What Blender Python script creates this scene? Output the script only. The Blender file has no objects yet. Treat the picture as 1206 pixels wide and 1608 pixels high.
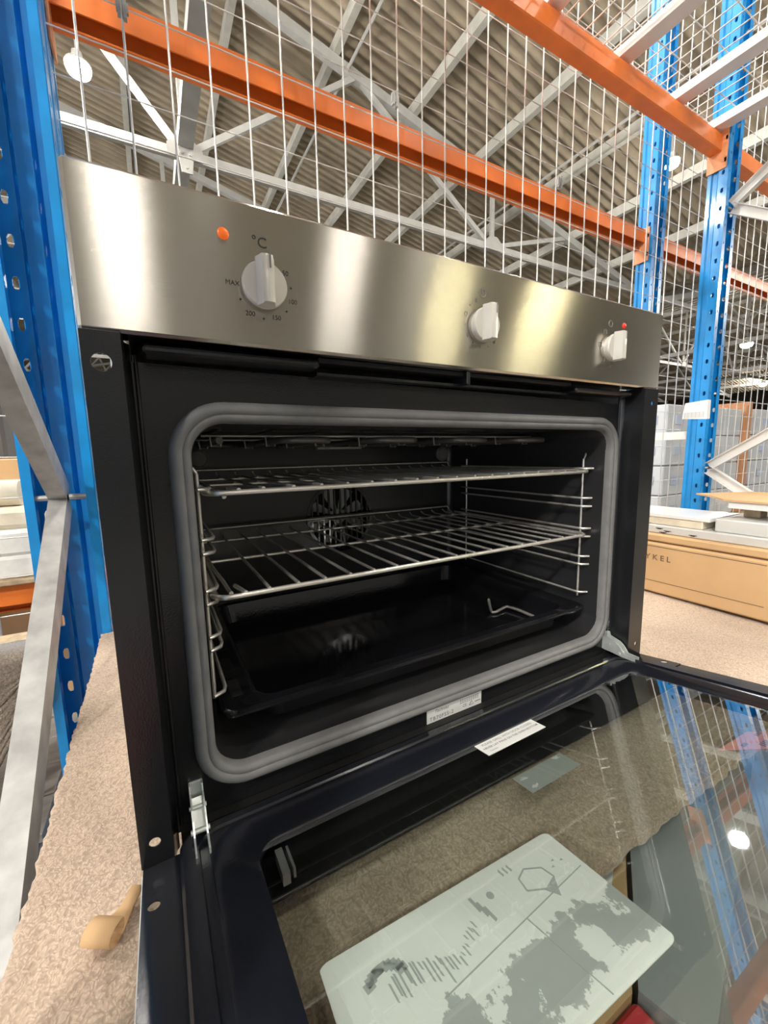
import bpy, math, random
from mathutils import Vector, Matrix, noise
random.seed(7)
SC = bpy.context.scene
COL = SC.collection
PI = math.pi

# ---------------------------------------------------------------- camera
cam_d = bpy.data.cameras.new('camera')
cam_d.sensor_fit = 'VERTICAL'
cam_d.sensor_height = 24.0
F_PX = 644.55
cam_d.lens = 24.0 * F_PX / 1608.0
cam_d.clip_start = 0.01
cam_d.clip_end = 300
cam = bpy.data.objects.new('camera', cam_d)
COL.objects.link(cam)
yaw, pitch, roll = math.radians(29.0494), math.radians(8.0576), math.radians(1.1402)
cy, sy, cp, sp = math.cos(yaw), math.sin(yaw), math.cos(pitch), math.sin(pitch)
fw = Vector((sy*cp, cy*cp, -sp)); rt = Vector((cy, -sy, 0)); dn = fw.cross(rt)
r2 = math.cos(roll)*rt + math.sin(roll)*dn
d2 = -math.sin(roll)*rt + math.cos(roll)*dn
cam.matrix_world = Matrix(((r2.x, -d2.x, -fw.x, 0.0358), (r2.y, -d2.y, -fw.y, -0.3464),
                           (r2.z, -d2.z, -fw.z, 0.3265), (0, 0, 0, 1)))
SC.camera = cam

# ---------------------------------------------------------------- world, exposure
w = bpy.data.worlds.new('world'); SC.world = w; w.use_nodes = True
bg = w.node_tree.nodes['Background']
bg.inputs['Color'].default_value = (.97, .98, 1.0, 1)
bg.inputs['Strength'].default_value = .85
SC.view_settings.view_transform = 'Standard'
SC.view_settings.look = 'None'
SC.view_settings.gamma = 1
SC.view_settings.use_curve_mapping = False
SC.view_settings.exposure = 1.2
SC.cycles.max_bounces = 10
SC.cycles.transparent_max_bounces = 16
SC.cycles.sample_clamp_indirect = 6
LAMP_E = 300.0

# ---------------------------------------------------------------- materials
def mat(name, col, rough=.5, metal=0.0, var=0.0, vscale=20, bump=0.0, bscale=200, coat=0.0,
        col2=None, stretch=None, aniso=0.0, spec=.5, emit=None, detail=4):
    m = bpy.data.materials.new(name); m.use_nodes = True
    nt = m.node_tree; N = nt.nodes; L = nt.links
    b = N['Principled BSDF']
    b.inputs['Base Color'].default_value = (*col, 1)
    b.inputs['Roughness'].default_value = rough
    b.inputs['Metallic'].default_value = metal
    b.inputs['Specular IOR Level'].default_value = spec
    b.inputs['Coat Weight'].default_value = coat
    b.inputs['Coat Roughness'].default_value = .08
    tc = N.new('ShaderNodeTexCoord')
    src = tc.outputs['Object']
    if stretch:
        mp = N.new('ShaderNodeMapping'); mp.inputs['Scale'].default_value = stretch
        L.new(src, mp.inputs['Vector']); src = mp.outputs['Vector']
    if var or col2:
        nz = N.new('ShaderNodeTexNoise'); nz.inputs['Scale'].default_value = vscale
        nz.inputs['Detail'].default_value = detail
        L.new(src, nz.inputs['Vector'])
        rp = N.new('ShaderNodeValToRGB')
        c2 = col2 if col2 else tuple(max(0, c*(1-var)) for c in col)
        c1 = col if col2 else tuple(min(1, c*(1+var)) for c in col)
        rp.color_ramp.elements[0].position = .32; rp.color_ramp.elements[0].color = (*c2, 1)
        rp.color_ramp.elements[1].position = .68; rp.color_ramp.elements[1].color = (*c1, 1)
        L.new(nz.outputs['Fac'], rp.inputs['Fac']); L.new(rp.outputs['Color'], b.inputs['Base Color'])
    if bump:
        n2 = N.new('ShaderNodeTexNoise'); n2.inputs['Scale'].default_value = bscale
        n2.inputs['Detail'].default_value = 3
        L.new(src, n2.inputs['Vector'])
        bp = N.new('ShaderNodeBump'); bp.inputs['Strength'].default_value = bump
        bp.inputs['Distance'].default_value = .002
        L.new(n2.outputs['Fac'], bp.inputs['Height']); L.new(bp.outputs['Normal'], b.inputs['Normal'])
    if aniso:
        b.inputs['Anisotropic'].default_value = aniso
        b.inputs['Anisotropic Rotation'].default_value = .25
        tg = N.new('ShaderNodeTangent'); tg.direction_type = 'RADIAL'; tg.axis = 'Z'
        L.new(tg.outputs['Tangent'], b.inputs['Tangent'])
    if emit:
        b.inputs['Emission Color'].default_value = (*emit[0], 1)
        b.inputs['Emission Strength'].default_value = emit[1]
    return m

M = {}
M['steel'] = mat('brushed_steel', (.58, .555, .50), .21, 1.0, var=.05, vscale=60, stretch=(.6, 60, 60), bump=.02, bscale=90, aniso=1.0)
M['knob'] = mat('satin_knob', (.66, .635, .58), .28, .2)
M['enamel'] = mat('black_enamel', (.012, .0125, .014), .20, 0, bump=.08, bscale=700, spec=.55)
M['enamel_gloss'] = mat('gloss_enamel', (.008, .008, .010), .08, 0, bump=.04, bscale=300, spec=.6)
M['enamel_cav'] = mat('cavity_enamel', (.020, .020, .0215), .24, 0, bump=.05, bscale=500, spec=.6)
M['door_enamel'] = mat('door_enamel', (.011, .0125, .018), .16, 0, bump=.03, bscale=400, spec=.6)
M['rubber'] = mat('grey_rubber', (.165, .165, .165), .5, 0, var=.10, vscale=60, bump=.06, bscale=500)
M['chrome'] = mat('chrome_wire', (.80, .78, .73), .26, .75)
M['zinc'] = mat('zinc_plate', (.66, .70, .68), .28, .55, var=.1, vscale=60)
M['element'] = mat('element_tube', (.16, .15, .14), .3, .5)
M['fan'] = mat('fan_metal', (.85, .84, .80), .45, .1)
M['lampglass'] = mat('lamp_glass', (.20, .20, .19), .12, 0, bump=.5, bscale=900, spec=.8)
M['tagmetal'] = mat('tag_metal', (.5, .49, .46), .4, .6)
M['black'] = mat('matte_black', (.004, .004, .004), .6)
M['ink'] = mat('ink_print', (.03, .028, .026), .6)
M['greyink'] = mat('grey_ink', (.22, .21, .2), .6)
M['white_label'] = mat('white_label', (.82, .83, .81), .5)
M['faintink'] = mat('faint_ink', (.52, .53, .54), .6)
M['labelink'] = mat('label_ink', (.16, .16, .16), .6)
M['orange_light'] = mat('orange_lens', (.85, .15, .01), .25, emit=((1, .16, .01), .12))
M['red_light'] = mat('red_lens', (.75, .03, .02), .25, emit=((1, .02, .02), .06))
M['blue'] = mat('blue_paint', (.004, .255, .65), .33, 0, var=.12, vscale=14, bump=.04, bscale=60, coat=.3)
M['orange'] = mat('orange_paint', (.82, .20, .03), .40, 0, var=.10, vscale=10, bump=.05, bscale=80, coat=.15)
M['orange_pale'] = mat('pale_orange_paint', (.83, .36, .17), .45, 0, var=.08, vscale=16)
M['galv'] = mat('galvanised', (.40, .40, .39), .45, .4, var=.22, vscale=28, bump=.06, bscale=60)
M['wire'] = mat('galvanised_wire', (.70, .69, .66), .38, .55)
M['white_steel'] = mat('white_steel', (.78, .77, .74), .42, .1, var=.06, vscale=10)
M['truss'] = mat('truss_paint', (.43, .425, .405), .6, 0, var=.08, vscale=6)
M['purlin'] = mat('purlin_paint', (.52, .505, .455), .6, 0, var=.10, vscale=7)
M['card'] = mat('cardboard', (.62, .40, .205), .8, 0, var=.07, vscale=9, bump=.06, bscale=120)
M['cardline'] = mat('carton_line', (.20, .12, .06), .8)
M['board'] = mat('chipboard', (.46, .35, .22), .8, 0, var=.2, vscale=60)
M['foam'] = mat('white_foam', (.82, .81, .76), .7, 0, var=.06, vscale=40, bump=.2, bscale=70)
M['roll'] = mat('cream_roll', (.72, .64, .50), .85, 0, var=.1, vscale=30)
M['plank'] = mat('grey_plank', (.30, .285, .26), .3, 0, col2=(.21, .20, .185), vscale=8, stretch=(1, 8, 8), coat=.3)
M['wrap'] = mat('wrapped_carton', (.66, .68, .70), .3, 0, col2=(.56, .60, .66), vscale=5, bump=.4, bscale=12, coat=.5)
M['bluetape'] = mat('blue_print', (.46, .52, .66), .5)
M['brown'] = mat('brown_board', (.50, .24, .11), .6, 0, var=.15, vscale=5, stretch=(8, 8, 1))
M['floor'] = mat('concrete', (.20, .20, .19), .55, 0, var=.18, vscale=2.0, bump=.1, bscale=40)
M['wall'] = mat('warehouse_wall', (.60, .58, .53), .8, 0, var=.1, vscale=1)
M['bluish_white'] = mat('white_laminate', (.80, .81, .80), .25, 0, coat=.3)
M['greyprofile'] = mat('grey_profile', (.62, .62, .60), .4, 0, var=.03)
M['greybox'] = mat('grey_box', (.30, .315, .32), .45, 0, var=.04, vscale=6)
M['red'] = mat('red_card', (.55, .02, .03), .5)
M['dark'] = mat('dark_goods', (.11, .11, .11), .6)
M['lamp'] = mat('lamp_bulb', (1, .95, .85), .4, emit=((1, .955, .88), LAMP_E))
M['lamp_warm'] = mat('lamp_bulb_warm', (1, .93, .62), .4, emit=((1, .92, .58), LAMP_E))
M['shade'] = mat('lamp_shade', (.72, .72, .70), .4, .3)
M['pink'] = mat('pink_label', (.75, .33, .30), .55)

def carpet_mat(name, a, b_):
    m = mat(name, a, .95, 0, col2=b_, vscale=190, bump=.45, bscale=330, spec=.1, detail=6)
    nt = m.node_tree; N = nt.nodes; L = nt.links
    b = N['Principled BSDF']
    b.inputs['Sheen Weight'].default_value = .3
    tc = N['Texture Coordinate']
    vo = N.new('ShaderNodeTexVoronoi'); vo.feature = 'SMOOTH_F1'; vo.inputs['Scale'].default_value = 400
    wv = N.new('ShaderNodeTexNoise'); wv.inputs['Scale'].default_value = 120
    L.new(tc.outputs['Object'], wv.inputs['Vector'])
    ad = N.new('ShaderNodeMix'); ad.data_type = 'RGBA'; ad.blend_type = 'LINEAR_LIGHT'; ad.inputs['Factor'].default_value = .006
    L.new(tc.outputs['Object'], ad.inputs['A']); L.new(wv.outputs['Color'], ad.inputs['B'])
    L.new(ad.outputs['Result'], vo.inputs['Vector'])
    vr = N.new('ShaderNodeValToRGB')
    vr.color_ramp.elements[0].position = .15; vr.color_ramp.elements[0].color = (*a, 1)
    vr.color_ramp.elements[1].position = .62; vr.color_ramp.elements[1].color = (*b_, 1)
    L.new(vo.outputs['Distance'], vr.inputs['Fac'])
    old = vr.outputs['Color']
    bpn = [n_ for n_ in N if n_.type == 'BUMP'][0]
    iv = N.new('ShaderNodeMath'); iv.operation = 'SUBTRACT'; iv.inputs[0].default_value = 1
    L.new(vo.outputs['Distance'], iv.inputs[1]); L.new(iv.outputs[0], bpn.inputs['Height'])
    nz = N.new('ShaderNodeTexNoise'); nz.inputs['Scale'].default_value = 5; nz.inputs['Detail'].default_value = 5
    L.new(tc.outputs['Object'], nz.inputs['Vector'])
    rp = N.new('ShaderNodeValToRGB')
    rp.color_ramp.elements[0].position = .3; rp.color_ramp.elements[0].color = (.80, .78, .77, 1)
    rp.color_ramp.elements[1].position = .6; rp.color_ramp.elements[1].color = (1, 1, 1, 1)
    L.new(nz.outputs['Fac'], rp.inputs['Fac'])
    mx = N.new('ShaderNodeMix'); mx.data_type = 'RGBA'; mx.blend_type = 'MULTIPLY'
    mx.inputs['Factor'].default_value = 1
    L.new(old, mx.inputs['A']); L.new(rp.outputs['Color'], mx.inputs['B'])
    L.new(mx.outputs['Result'], b.inputs['Base Color'])
    return m
M['carpet'] = carpet_mat('beige_carpet', (.68, .535, .41), (.44, .335, .25))
M['carpet_grey'] = carpet_mat('grey_carpet', (.36, .31, .26), (.20, .17, .14))

def glass_mat(name, tint, ior=1.5, boost=1.0):
    m = bpy.data.materials.new(name); m.use_nodes = True
    nt = m.node_tree; N = nt.nodes; L = nt.links
    N.remove(N['Principled BSDF'])
    out = N['Material Output']
    tr = N.new('ShaderNodeBsdfTransparent'); tr.inputs['Color'].default_value = (*tint, 1)
    gl = N.new('ShaderNodeBsdfGlossy'); gl.inputs['Roughness'].default_value = .015
    gl.inputs['Color'].default_value = (.95, .97, 1, 1)
    fr = N.new('ShaderNodeFresnel'); fr.inputs['IOR'].default_value = ior
    mu = N.new('ShaderNodeMath'); mu.operation = 'MULTIPLY'; mu.use_clamp = True
    mu.inputs[1].default_value = boost
    ge = N.new('ShaderNodeNewGeometry')
    inv = N.new('ShaderNodeMath'); inv.operation = 'SUBTRACT'; inv.inputs[0].default_value = 1
    L.new(ge.outputs['Backfacing'], inv.inputs[1])
    m0 = N.new('ShaderNodeMath'); m0.operation = 'MULTIPLY'
    L.new(fr.outputs[0], m0.inputs[0]); L.new(inv.outputs[0], m0.inputs[1])
    L.new(m0.outputs[0], mu.inputs[0])
    mx = N.new('ShaderNodeMixShader')
    L.new(mu.outputs[0], mx.inputs[0]); L.new(tr.outputs[0], mx.inputs[1]); L.new(gl.outputs[0], mx.inputs[2])
    L.new(mx.outputs[0], out.inputs['Surface'])
    return m
M['glass'] = glass_mat('door_glass', (.93, .95, .94), 1.55, 3.0)
M['glass_outer'] = glass_mat('outer_glass', (.92, .94, .93), 1.3, 1.4)

# roof sheet: mottled fibre cement
def roof_mat():
    m = mat('fibre_cement', (.40, .335, .245), .9, 0, col2=(.235, .19, .135), vscale=1.6, bump=.15, bscale=20, detail=8)
    return m
M['roof'] = roof_mat()

# energy sheet with grey adhesive blotches
def blotch_mat():
    m = bpy.data.materials.new('blotched_paper'); m.use_nodes = True
    nt = m.node_tree; N = nt.nodes; L = nt.links; b = N['Principled BSDF']
    b.inputs['Roughness'].default_value = .45
    tc = N.new('ShaderNodeTexCoord')
    nz = N.new('ShaderNodeTexNoise'); nz.inputs['Scale'].default_value = 24; nz.inputs['Detail'].default_value = 8
    nz.inputs['Roughness'].default_value = .62
    mp = N.new('ShaderNodeMapping'); mp.inputs['Scale'].default_value = (1.5, 1, 1)
    L.new(tc.outputs['Object'], mp.inputs['Vector']); L.new(mp.outputs[0], nz.inputs['Vector'])
    sx = N.new('ShaderNodeSeparateXYZ'); L.new(tc.outputs['UV'], sx.inputs[0])
    # blotches live in the lower half and thin out towards the border
    a = N.new('ShaderNodeMapRange'); a.inputs['From Min'].default_value = .30; a.inputs['From Max'].default_value = .62
    a.inputs['To Min'].default_value = -.35; a.inputs['To Max'].default_value = .10
    L.new(sx.outputs['Y'], a.inputs['Value'])
    e = N.new('ShaderNodeMapRange'); e.inputs['From Min'].default_value = .80; e.inputs['From Max'].default_value = 1.0
    e.inputs['To Min'].default_value = 0; e.inputs['To Max'].default_value = -.25
    L.new(sx.outputs['Y'], e.inputs['Value'])
    ad = N.new('ShaderNodeMath'); ad.operation = 'ADD'; L.new(nz.outputs['Fac'], ad.inputs[0]); L.new(a.outputs[0], ad.inputs[1])
    ad2 = N.new('ShaderNodeMath'); ad2.operation = 'ADD'; L.new(ad.outputs[0], ad2.inputs[0]); L.new(e.outputs[0], ad2.inputs[1])
    rp = N.new('ShaderNodeValToRGB'); rp.color_ramp.interpolation = 'EASE'
    rp.color_ramp.elements[0].position = .515; rp.color_ramp.elements[0].color = (.76, .80, .76, 1)
    rp.color_ramp.elements[1].position = .535; rp.color_ramp.elements[1].color = (.40, .43, .41, 1)
    L.new(ad2.outputs[0], rp.inputs['Fac']); L.new(rp.outputs['Color'], b.inputs['Base Color'])
    return m
M['blotch'] = blotch_mat()
M['label_back'] = mat('label_back', (.36, .39, .37), .5)
M['blotchink'] = mat('blotch_grey', (.40, .43, .41), .6)

# ---------------------------------------------------------------- mesh helpers
class MB:
    def __init__(s): s.v = []; s.f = []; s.uv = {}
    def add(s, vs, fs):
        o = len(s.v); s.v += [tuple(p) for p in vs]; s.f += [tuple(i+o for i in f) for f in fs]; return s
    def box(s, a, b):
        (x0, y0, z0), (x1, y1, z1) = a, b
        return s.add([(x0,y0,z0),(x1,y0,z0),(x1,y1,z0),(x0,y1,z0),(x0,y0,z1),(x1,y0,z1),(x1,y1,z1),(x0,y1,z1)],
                     [(0,3,2,1),(4,5,6,7),(0,1,5,4),(1,2,6,5),(2,3,7,6),(3,0,4,7)])
    def cbox(s, a, b, c=.002):
        """box with chamfered long edges (octagon in each axis is overkill: chamfer all 12 edges)"""
        (x0, y0, z0), (x1, y1, z1) = a, b
        c = min(c, (x1-x0)*.45, (y1-y0)*.45, (z1-z0)*.45)
        vs = []; idx = {}
        for i, X in enumerate((x0, x1)):
            for j, Y in enumerate((y0, y1)):
                for k, Z in enumerate((z0, z1)):
                    sx, sy_, sz = (1 if i == 0 else -1), (1 if j == 0 else -1), (1 if k == 0 else -1)
                    idx[i,j,k,0] = len(vs); vs.append((X, Y+sy_*c, Z+sz*c))
                    idx[i,j,k,1] = len(vs); vs.append((X+sx*c, Y, Z+sz*c))
                    idx[i,j,k,2] = len(vs); vs.append((X+sx*c, Y+sy_*c, Z))
        fs = []
        I = idx
        for i in (0, 1):
            q = [I[i,0,0,0], I[i,1,0,0], I[i,1,1,0], I[i,0,1,0]]; fs.append(tuple(q if i else q[::-1]))
        for j in (0, 1):
            q = [I[0,j,0,1], I[0,j,1,1], I[1,j,1,1], I[1,j,0,1]]; fs.append(tuple(q if j else q[::-1]))
        for k in (0, 1):
            q = [I[0,0,k,2], I[1,0,k,2], I[1,1,k,2], I[0,1,k,2]]; fs.append(tuple(q if k else q[::-1]))
        for j in (0, 1):
            for k in (0, 1): fs.append((I[0,j,k,1], I[1,j,k,1], I[1,j,k,2], I[0,j,k,2]))
        for i in (0, 1):
            for k in (0, 1): fs.append((I[i,0,k,0], I[i,1,k,0], I[i,1,k,2], I[i,0,k,2]))
        for i in (0, 1):
            for j in (0, 1): fs.append((I[i,j,0,0], I[i,j,1,0], I[i,j,1,1], I[i,j,0,1]))
        for i in (0, 1):
            for j in (0, 1):
                for k in (0, 1): fs.append((I[i,j,k,0], I[i,j,k,1], I[i,j,k,2]))
        return s.add(vs, fs)
    def tube(s, path, r, n=8, closed=False, cap=True):
        P = [Vector(p) for p in path]; m = len(P)
        rr = r if hasattr(r, '__len__') else [r]*m
        vs = []; up = None
        for i in range(m):
            a = P[i-1] if (i > 0 or closed) else P[i]
            b = P[(i+1) % m] if (i < m-1 or closed) else P[i]
            t = (b-a).normalized()
            if up is None:
                up = Vector((0,0,1)) if abs(t.z) < .9 else Vector((1,0,0))
            u = (up - t*up.dot(t))
            if u.length < 1e-4: u = Vector((1,.3,.2)) - t*Vector((1,.3,.2)).dot(t)
            u.normalize(); up = u; v_ = t.cross(u)
            for k in range(n):
                an = 2*PI*k/n
                vs.append(P[i] + rr[i]*(math.cos(an)*u + math.sin(an)*v_))
        fs = []
        for i in range(m if closed else m-1):
            for k in range(n):
                j = (i+1) % m
                fs.append((i*n+k, i*n+(k+1) % n, j*n+(k+1) % n, j*n+k))
        if cap and not closed:
            fs.append(tuple(range(n))[::-1]); fs.append(tuple((m-1)*n+k for k in range(n)))
        return s.add(vs, fs)
    def bar(s, p, q, w_, h_, up=(0,0,1)):
        p, q = Vector(p), Vector(q); t = (q-p).normalized(); up = Vector(up)
        sd = t.cross(up)
        if sd.length < 1e-5: sd = t.cross(Vector((1,0,0)))
        sd.normalize(); u = sd.cross(t)
        vs = []
        for c in (p, q):
            for a, b in ((-1,-1),(1,-1),(1,1),(-1,1)):
                vs.append(c + sd*(a*w_/2) + u*(b*h_/2))
        return s.add(vs, [(3,2,1,0),(4,5,6,7),(0,1,5,4),(1,2,6,5),(2,3,7,6),(3,0,4,7)])
    def sweep(s, prof, p, q, up=(0,0,1), cap=True, closed=True):
        """prof: 2-D points (side, up), swept straight from p to q"""
        p, q = Vector(p), Vector(q); t = (q-p).normalized(); up = Vector(up)
        sd = t.cross(up)
        if sd.length < 1e-5: sd = t.cross(Vector((0,1,0)))
        sd.normalize(); u = sd.cross(t); n = len(prof)
        vs = [c + sd*a + u*b for c in (p, q) for a, b in prof]
        fs = [(i, (i+1) % n, n+(i+1) % n, n+i) for i in range(n if closed else n-1)]
        if cap and closed: fs += [tuple(range(n))[::-1], tuple(range(n, 2*n))]
        return s.add(vs, fs)
    def prism(s, poly, a, b, f):
        """f(u, v, h) -> point; poly in (u, v), h from a to b"""
        n = len(poly)
        vs = [f(u, v, a) for u, v in poly] + [f(u, v, b) for u, v in poly]
        return s.add(vs, [tuple(range(n))[::-1], tuple(range(n, 2*n))] + [(i, (i+1) % n, n+(i+1) % n, n+i) for i in range(n)])
    def disc_ring(s, rings, f, n=32, cap0=False, cap1=True):
        """rings: list of (radius, height); f(u, v, h)"""
        vs = [f(r*math.cos(2*PI*k/n), r*math.sin(2*PI*k/n), h) for r, h in rings for k in range(n)]
        fs = [(i*n+k, i*n+(k+1) % n, (i+1)*n+(k+1) % n, (i+1)*n+k) for i in range(len(rings)-1) for k in range(n)]
        if cap0: fs.append(tuple(range(n))[::-1])
        if cap1: fs.append(tuple((len(rings)-1)*n+k for k in range(n)))
        return s.add(vs, fs)
    def plate_hole(s, u0, u1, v0, v1, cu, cv, r, f, n=24):
        """flat rectangle with one round hole, f(u, v) -> point"""
        vs = []; 
        def edge(an):
            c, sn = math.cos(an), math.sin(an); t = 1e9
            if c > 1e-9: t = min(t, (u1-cu)/c)
            if c < -1e-9: t = min(t, (u0-cu)/c)
            if sn > 1e-9: t = min(t, (v1-cv)/sn)
            if sn < -1e-9: t = min(t, (v0-cv)/sn)
            return (cu+t*c, cv+t*sn)
        angs = sorted(set([2*PI*k/n for k in range(n)] + [math.atan2(b-cv, a-cu) % (2*PI) for a in (u0, u1) for b in (v0, v1)]))
        m = len(angs)
        for an in angs: vs.append(f(cu+r*math.cos(an), cv+r*math.sin(an)))
        for an in angs: vs.append(f(*edge(an)))
        return s.add(vs, [(i, (i+1) % m, m+(i+1) % m, m+i) for i in range(m)])
    def build(s, name, m, parent=None, smooth=None, mod=None):
        me = bpy.data.meshes.new(name)
        off = parent.get('_o') if parent is not None else None
        o3 = Vector(off) if off is not None else Vector((0,0,0))
        me.from_pydata([tuple(Vector(p)-o3) for p in s.v], [], s.f)
        me.validate(); 
        import bmesh
        bm = bmesh.new(); bm.from_mesh(me); bmesh.ops.recalc_face_normals(bm, faces=bm.faces); bm.to_mesh(me); bm.free()
        me.materials.append(m)
        if smooth is not None:
            me.polygons.foreach_set('use_smooth', [True]*len(me.polygons))
            me.set_sharp_from_angle(angle=math.radians(smooth))
        o = bpy.data.objects.new(name, me); COL.objects.link(o)
        if parent is not None: o.parent = parent; o['_o'] = tuple(o3)
        return o

def thing(name, label, cat, loc, group=None):
    o = bpy.data.objects.new(name, None); COL.objects.link(o)
    o.location = loc; o.empty_display_size = .05; o['_o'] = tuple(loc)
    o['label'] = label; o['category'] = cat
    if group: o['group'] = group
    return o
def tag(o, label, cat, group=None):
    o['label'] = label; o['category'] = cat
    if group: o['group'] = group
    return o
def struct(o): o['kind'] = 'structure'; return o
def dup(root, loc, label=None, group=None):
    r = root.copy(); COL.objects.link(r); r.location = loc
    if label: r['label'] = label
    if group: r['group'] = group
    for ch in list(root.children):
        c = ch.copy(); COL.objects.link(c); c.parent = r
        for g in list(ch.children):
            d = g.copy(); COL.objects.link(d); d.parent = c
    return r

def rrect(x0, x1, y0, y1, r, n=6):
    pts = []
    for cx, cy_, a0 in ((x1-r, y1-r, 0), (x0+r, y1-r, PI/2), (x0+r, y0+r, PI), (x1-r, y0+r, 1.5*PI)):
        for k in range(n+1):
            a = a0 + PI/2*k/n
            pts.append((cx+r*math.cos(a), cy_+r*math.sin(a)))
    return pts

def text_mesh(body, size, f, name, m, parent, extrude=0.0, align='CENTER', shear=0, spacing=1.0, bold=0.0):
    cu = bpy.data.curves.new('t', 'FONT'); cu.body = body; cu.size = size
    cu.align_x = align; cu.align_y = 'CENTER'; cu.shear = shear; cu.space_character = spacing
    cu.offset = bold; cu.resolution_u = 3
    to = bpy.data.objects.new('t', cu); COL.objects.link(to)
    bpy.context.view_layer.update()
    me = bpy.data.meshes.new_from_object(to)
    bpy.data.objects.remove(to); bpy.data.curves.remove(cu)
    b = MB(); b.v = [f(v.co.x, v.co.y) for v in me.vertices]; b.f = [tuple(p.vertices) for p in me.polygons]
    bpy.data.meshes.remove(me)
    if parent is None and name is None: return b
    return b.build(name, m, parent)
def text_into(mb, body, size, f, align='CENTER', shear=0, spacing=1.0, bold=0.0):
    b = text_mesh(body, size, f, None, None, None, align=align, shear=shear, spacing=spacing, bold=bold)
    mb.add(b.v, b.f)

# ================================================================ SETTING
FLOOR = -.95
b = MB(); b.box((-15, -30, FLOOR-.1), (62, 42, FLOOR)); struct(b.build('floor', M['floor']))
b = MB(); b.box((-15, 42, FLOOR), (62, 42.2, 8)); struct(b.build('wall_back', M['wall']))
b = MB(); b.box((-15, -30.2, FLOOR), (62, -30, 8)); struct(b.build('wall_front_light_block', M['wall']))  # unseen wall added to block outside light from the panel's reflections
b = MB(); b.box((62, -30, FLOOR), (62.2, 42, 8)); struct(b.build('wall_right', M['wall']))

SL = .239; RX = -1.8; HALF = 12.7
def roofz(x):
    """under side of the sheets"""
    t = (x-RX) % (2*HALF)
    if t > HALF: t = 2*HALF-t
    return 6.155 - SL*(RX-1.85) - SL*t + .13
# corrugated sheets, one strip per slope, ribs run down the slope (along x)
ys = []
yy = -28.0; pitch_c = .165
nw = int(68/pitch_c)
SEG = 6
roof_cols = [RX-HALF, RX, RX+HALF, RX+2*HALF, RX+3*HALF, RX+4*HALF, RX+5*HALF]
for ci in range(len(roof_cols)-1):
    xa, xb = roof_cols[ci], roof_cols[ci+1]
    b = MB(); vs = []; 
    cols = [xa+1e-4, xb-1e-4]
    rows = nw*SEG+1
    for i in range(rows):
        y = yy + i*pitch_c/SEG
        h = .042*math.cos(2*PI*i/SEG)
        for x in cols: vs.append((x, y, roofz(x)+h))
    fs = [(2*i, 2*i+1, 2*i+3, 2*i+2) for i in range(rows-1)]
    b.add(vs, fs); struct(b.build('ceiling', M['roof'], smooth=80))

# purlins
k = 0
px = []
x = 2.07 - 1.31*2
for base in range(0, 3):
    pass
slope_x = [RX+.68+1.31*i for i in range(10)]
allx = []
for q in range(-1, 3):
    r0 = RX + 2*HALF*q
    for i in range(9):
        d = .62 + 1.31*i
        allx += [r0+d+.01, r0-d]
allx = [x_ for x_ in allx if -13 < x_ < 50]
pz = MB(); pz.box((-.045, -28, -.16), (.045, 40, 0))
po = None
for x_ in allx:
    if po is None:
        po = pz.build('purlin', M['purlin']); o = po
    else:
        o = po.copy(); COL.objects.link(o)
    o.location = (x_, 0, roofz(x_)-.035); struct(o)
# thin conduit rods below the roof
for x_ in (2.92, 6.28):
    b = MB(); b.tube([(x_, -20, roofz(x_)-.30), (x_, 40, roofz(x_)-.30)], .022, 6)
    struct(b.build('conduit_pipe', M['truss'], smooth=40))

# trusses: bottom chord level at z=4, top chord on the slope
NODES = [0.70, 5.72]
TRY = [5.71, 9.8, 13.9, 18.0, 22.1, 26.2, 30.3, 34.4, -6.6, -10.7, -14.8]
def zt(x): return roofz(x) - .26
def make_truss(y, ridge, full):
    root = bpy.data.objects.new('roof_truss', None); COL.objects.link(root)
    root.location = (ridge, y, 4.0); root['_o'] = (ridge, y, 4.0); root['kind'] = 'structure'
    xl, xr = ridge-HALF, ridge+HALF
    b = MB(); b.bar((xl, y, 4.0), (xr, y, 4.0), .11, .085); b.bar((xl, y-.03, 3.945), (xr, y-.03, 3.945), .04, .03)
    b.build('bottom_chord', M['truss'], root)
    for sgn in (-1, 1):
        b = MB(); b.bar((ridge, y, zt(ridge)), (ridge+sgn*HALF*.995, y, zt(ridge+sgn*(HALF-.02))), .10, .13)
        b.build('top_chord', M['truss'], root)
        lo = [2.5, 7.52]; hi = [0.0, 4.88, 9.6]
        seq = [(hi[0], 1), (lo[0], 0), (hi[1], 1), (lo[1], 0), (hi[2], 1)]
        for (p, pt), (q, qt) in zip(seq, seq[1:]):
            X0, X1 = ridge+sgn*p, ridge+sgn*q
            b = MB(); b.bar((X0, y, zt(X0) if pt else 4.0), (X1, y, zt(X1) if qt else 4.0), .06, .075)
            b.build('diagonal', M['truss'], root)
        for p in lo:
            X0 = ridge+sgn*p
            b = MB(); b.bar((X0, y-.03, 4.0), (X0, y-.03, zt(X0)), .075, .05, up=(0,1,0)); b.build('vertical', M['truss'], root)
            b = MB(); b.prism([(-.20,-.07),(.20,-.07),(.20,.05),(.08,.15),(-.08,.15),(-.20,.05)], -.09, -.075, lambda u, v, h: (X0+u, y+h, 4.0+v))
            b.build('gusset_plate', M['truss'], root)
    return root
t0 = None
for ridge in (RX, RX+2*HALF):
    for y in TRY:
        if t0 is None: t0 = make_truss(y, ridge, True)
        else:
            r = dup(t0, (ridge, y, 4.0))
# longitudinal ties at the truss nodes
for x_ in (.70, 19.0, 26.0):
    b = MB()
    b.box((x_-.085, -9, 4.02), (x_+.085, 40, 4.035)); b.box((x_-.085, -9, 4.035), (x_-.07, 40, 4.17))
    struct(b.build('tie_beam', M['truss']))
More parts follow.
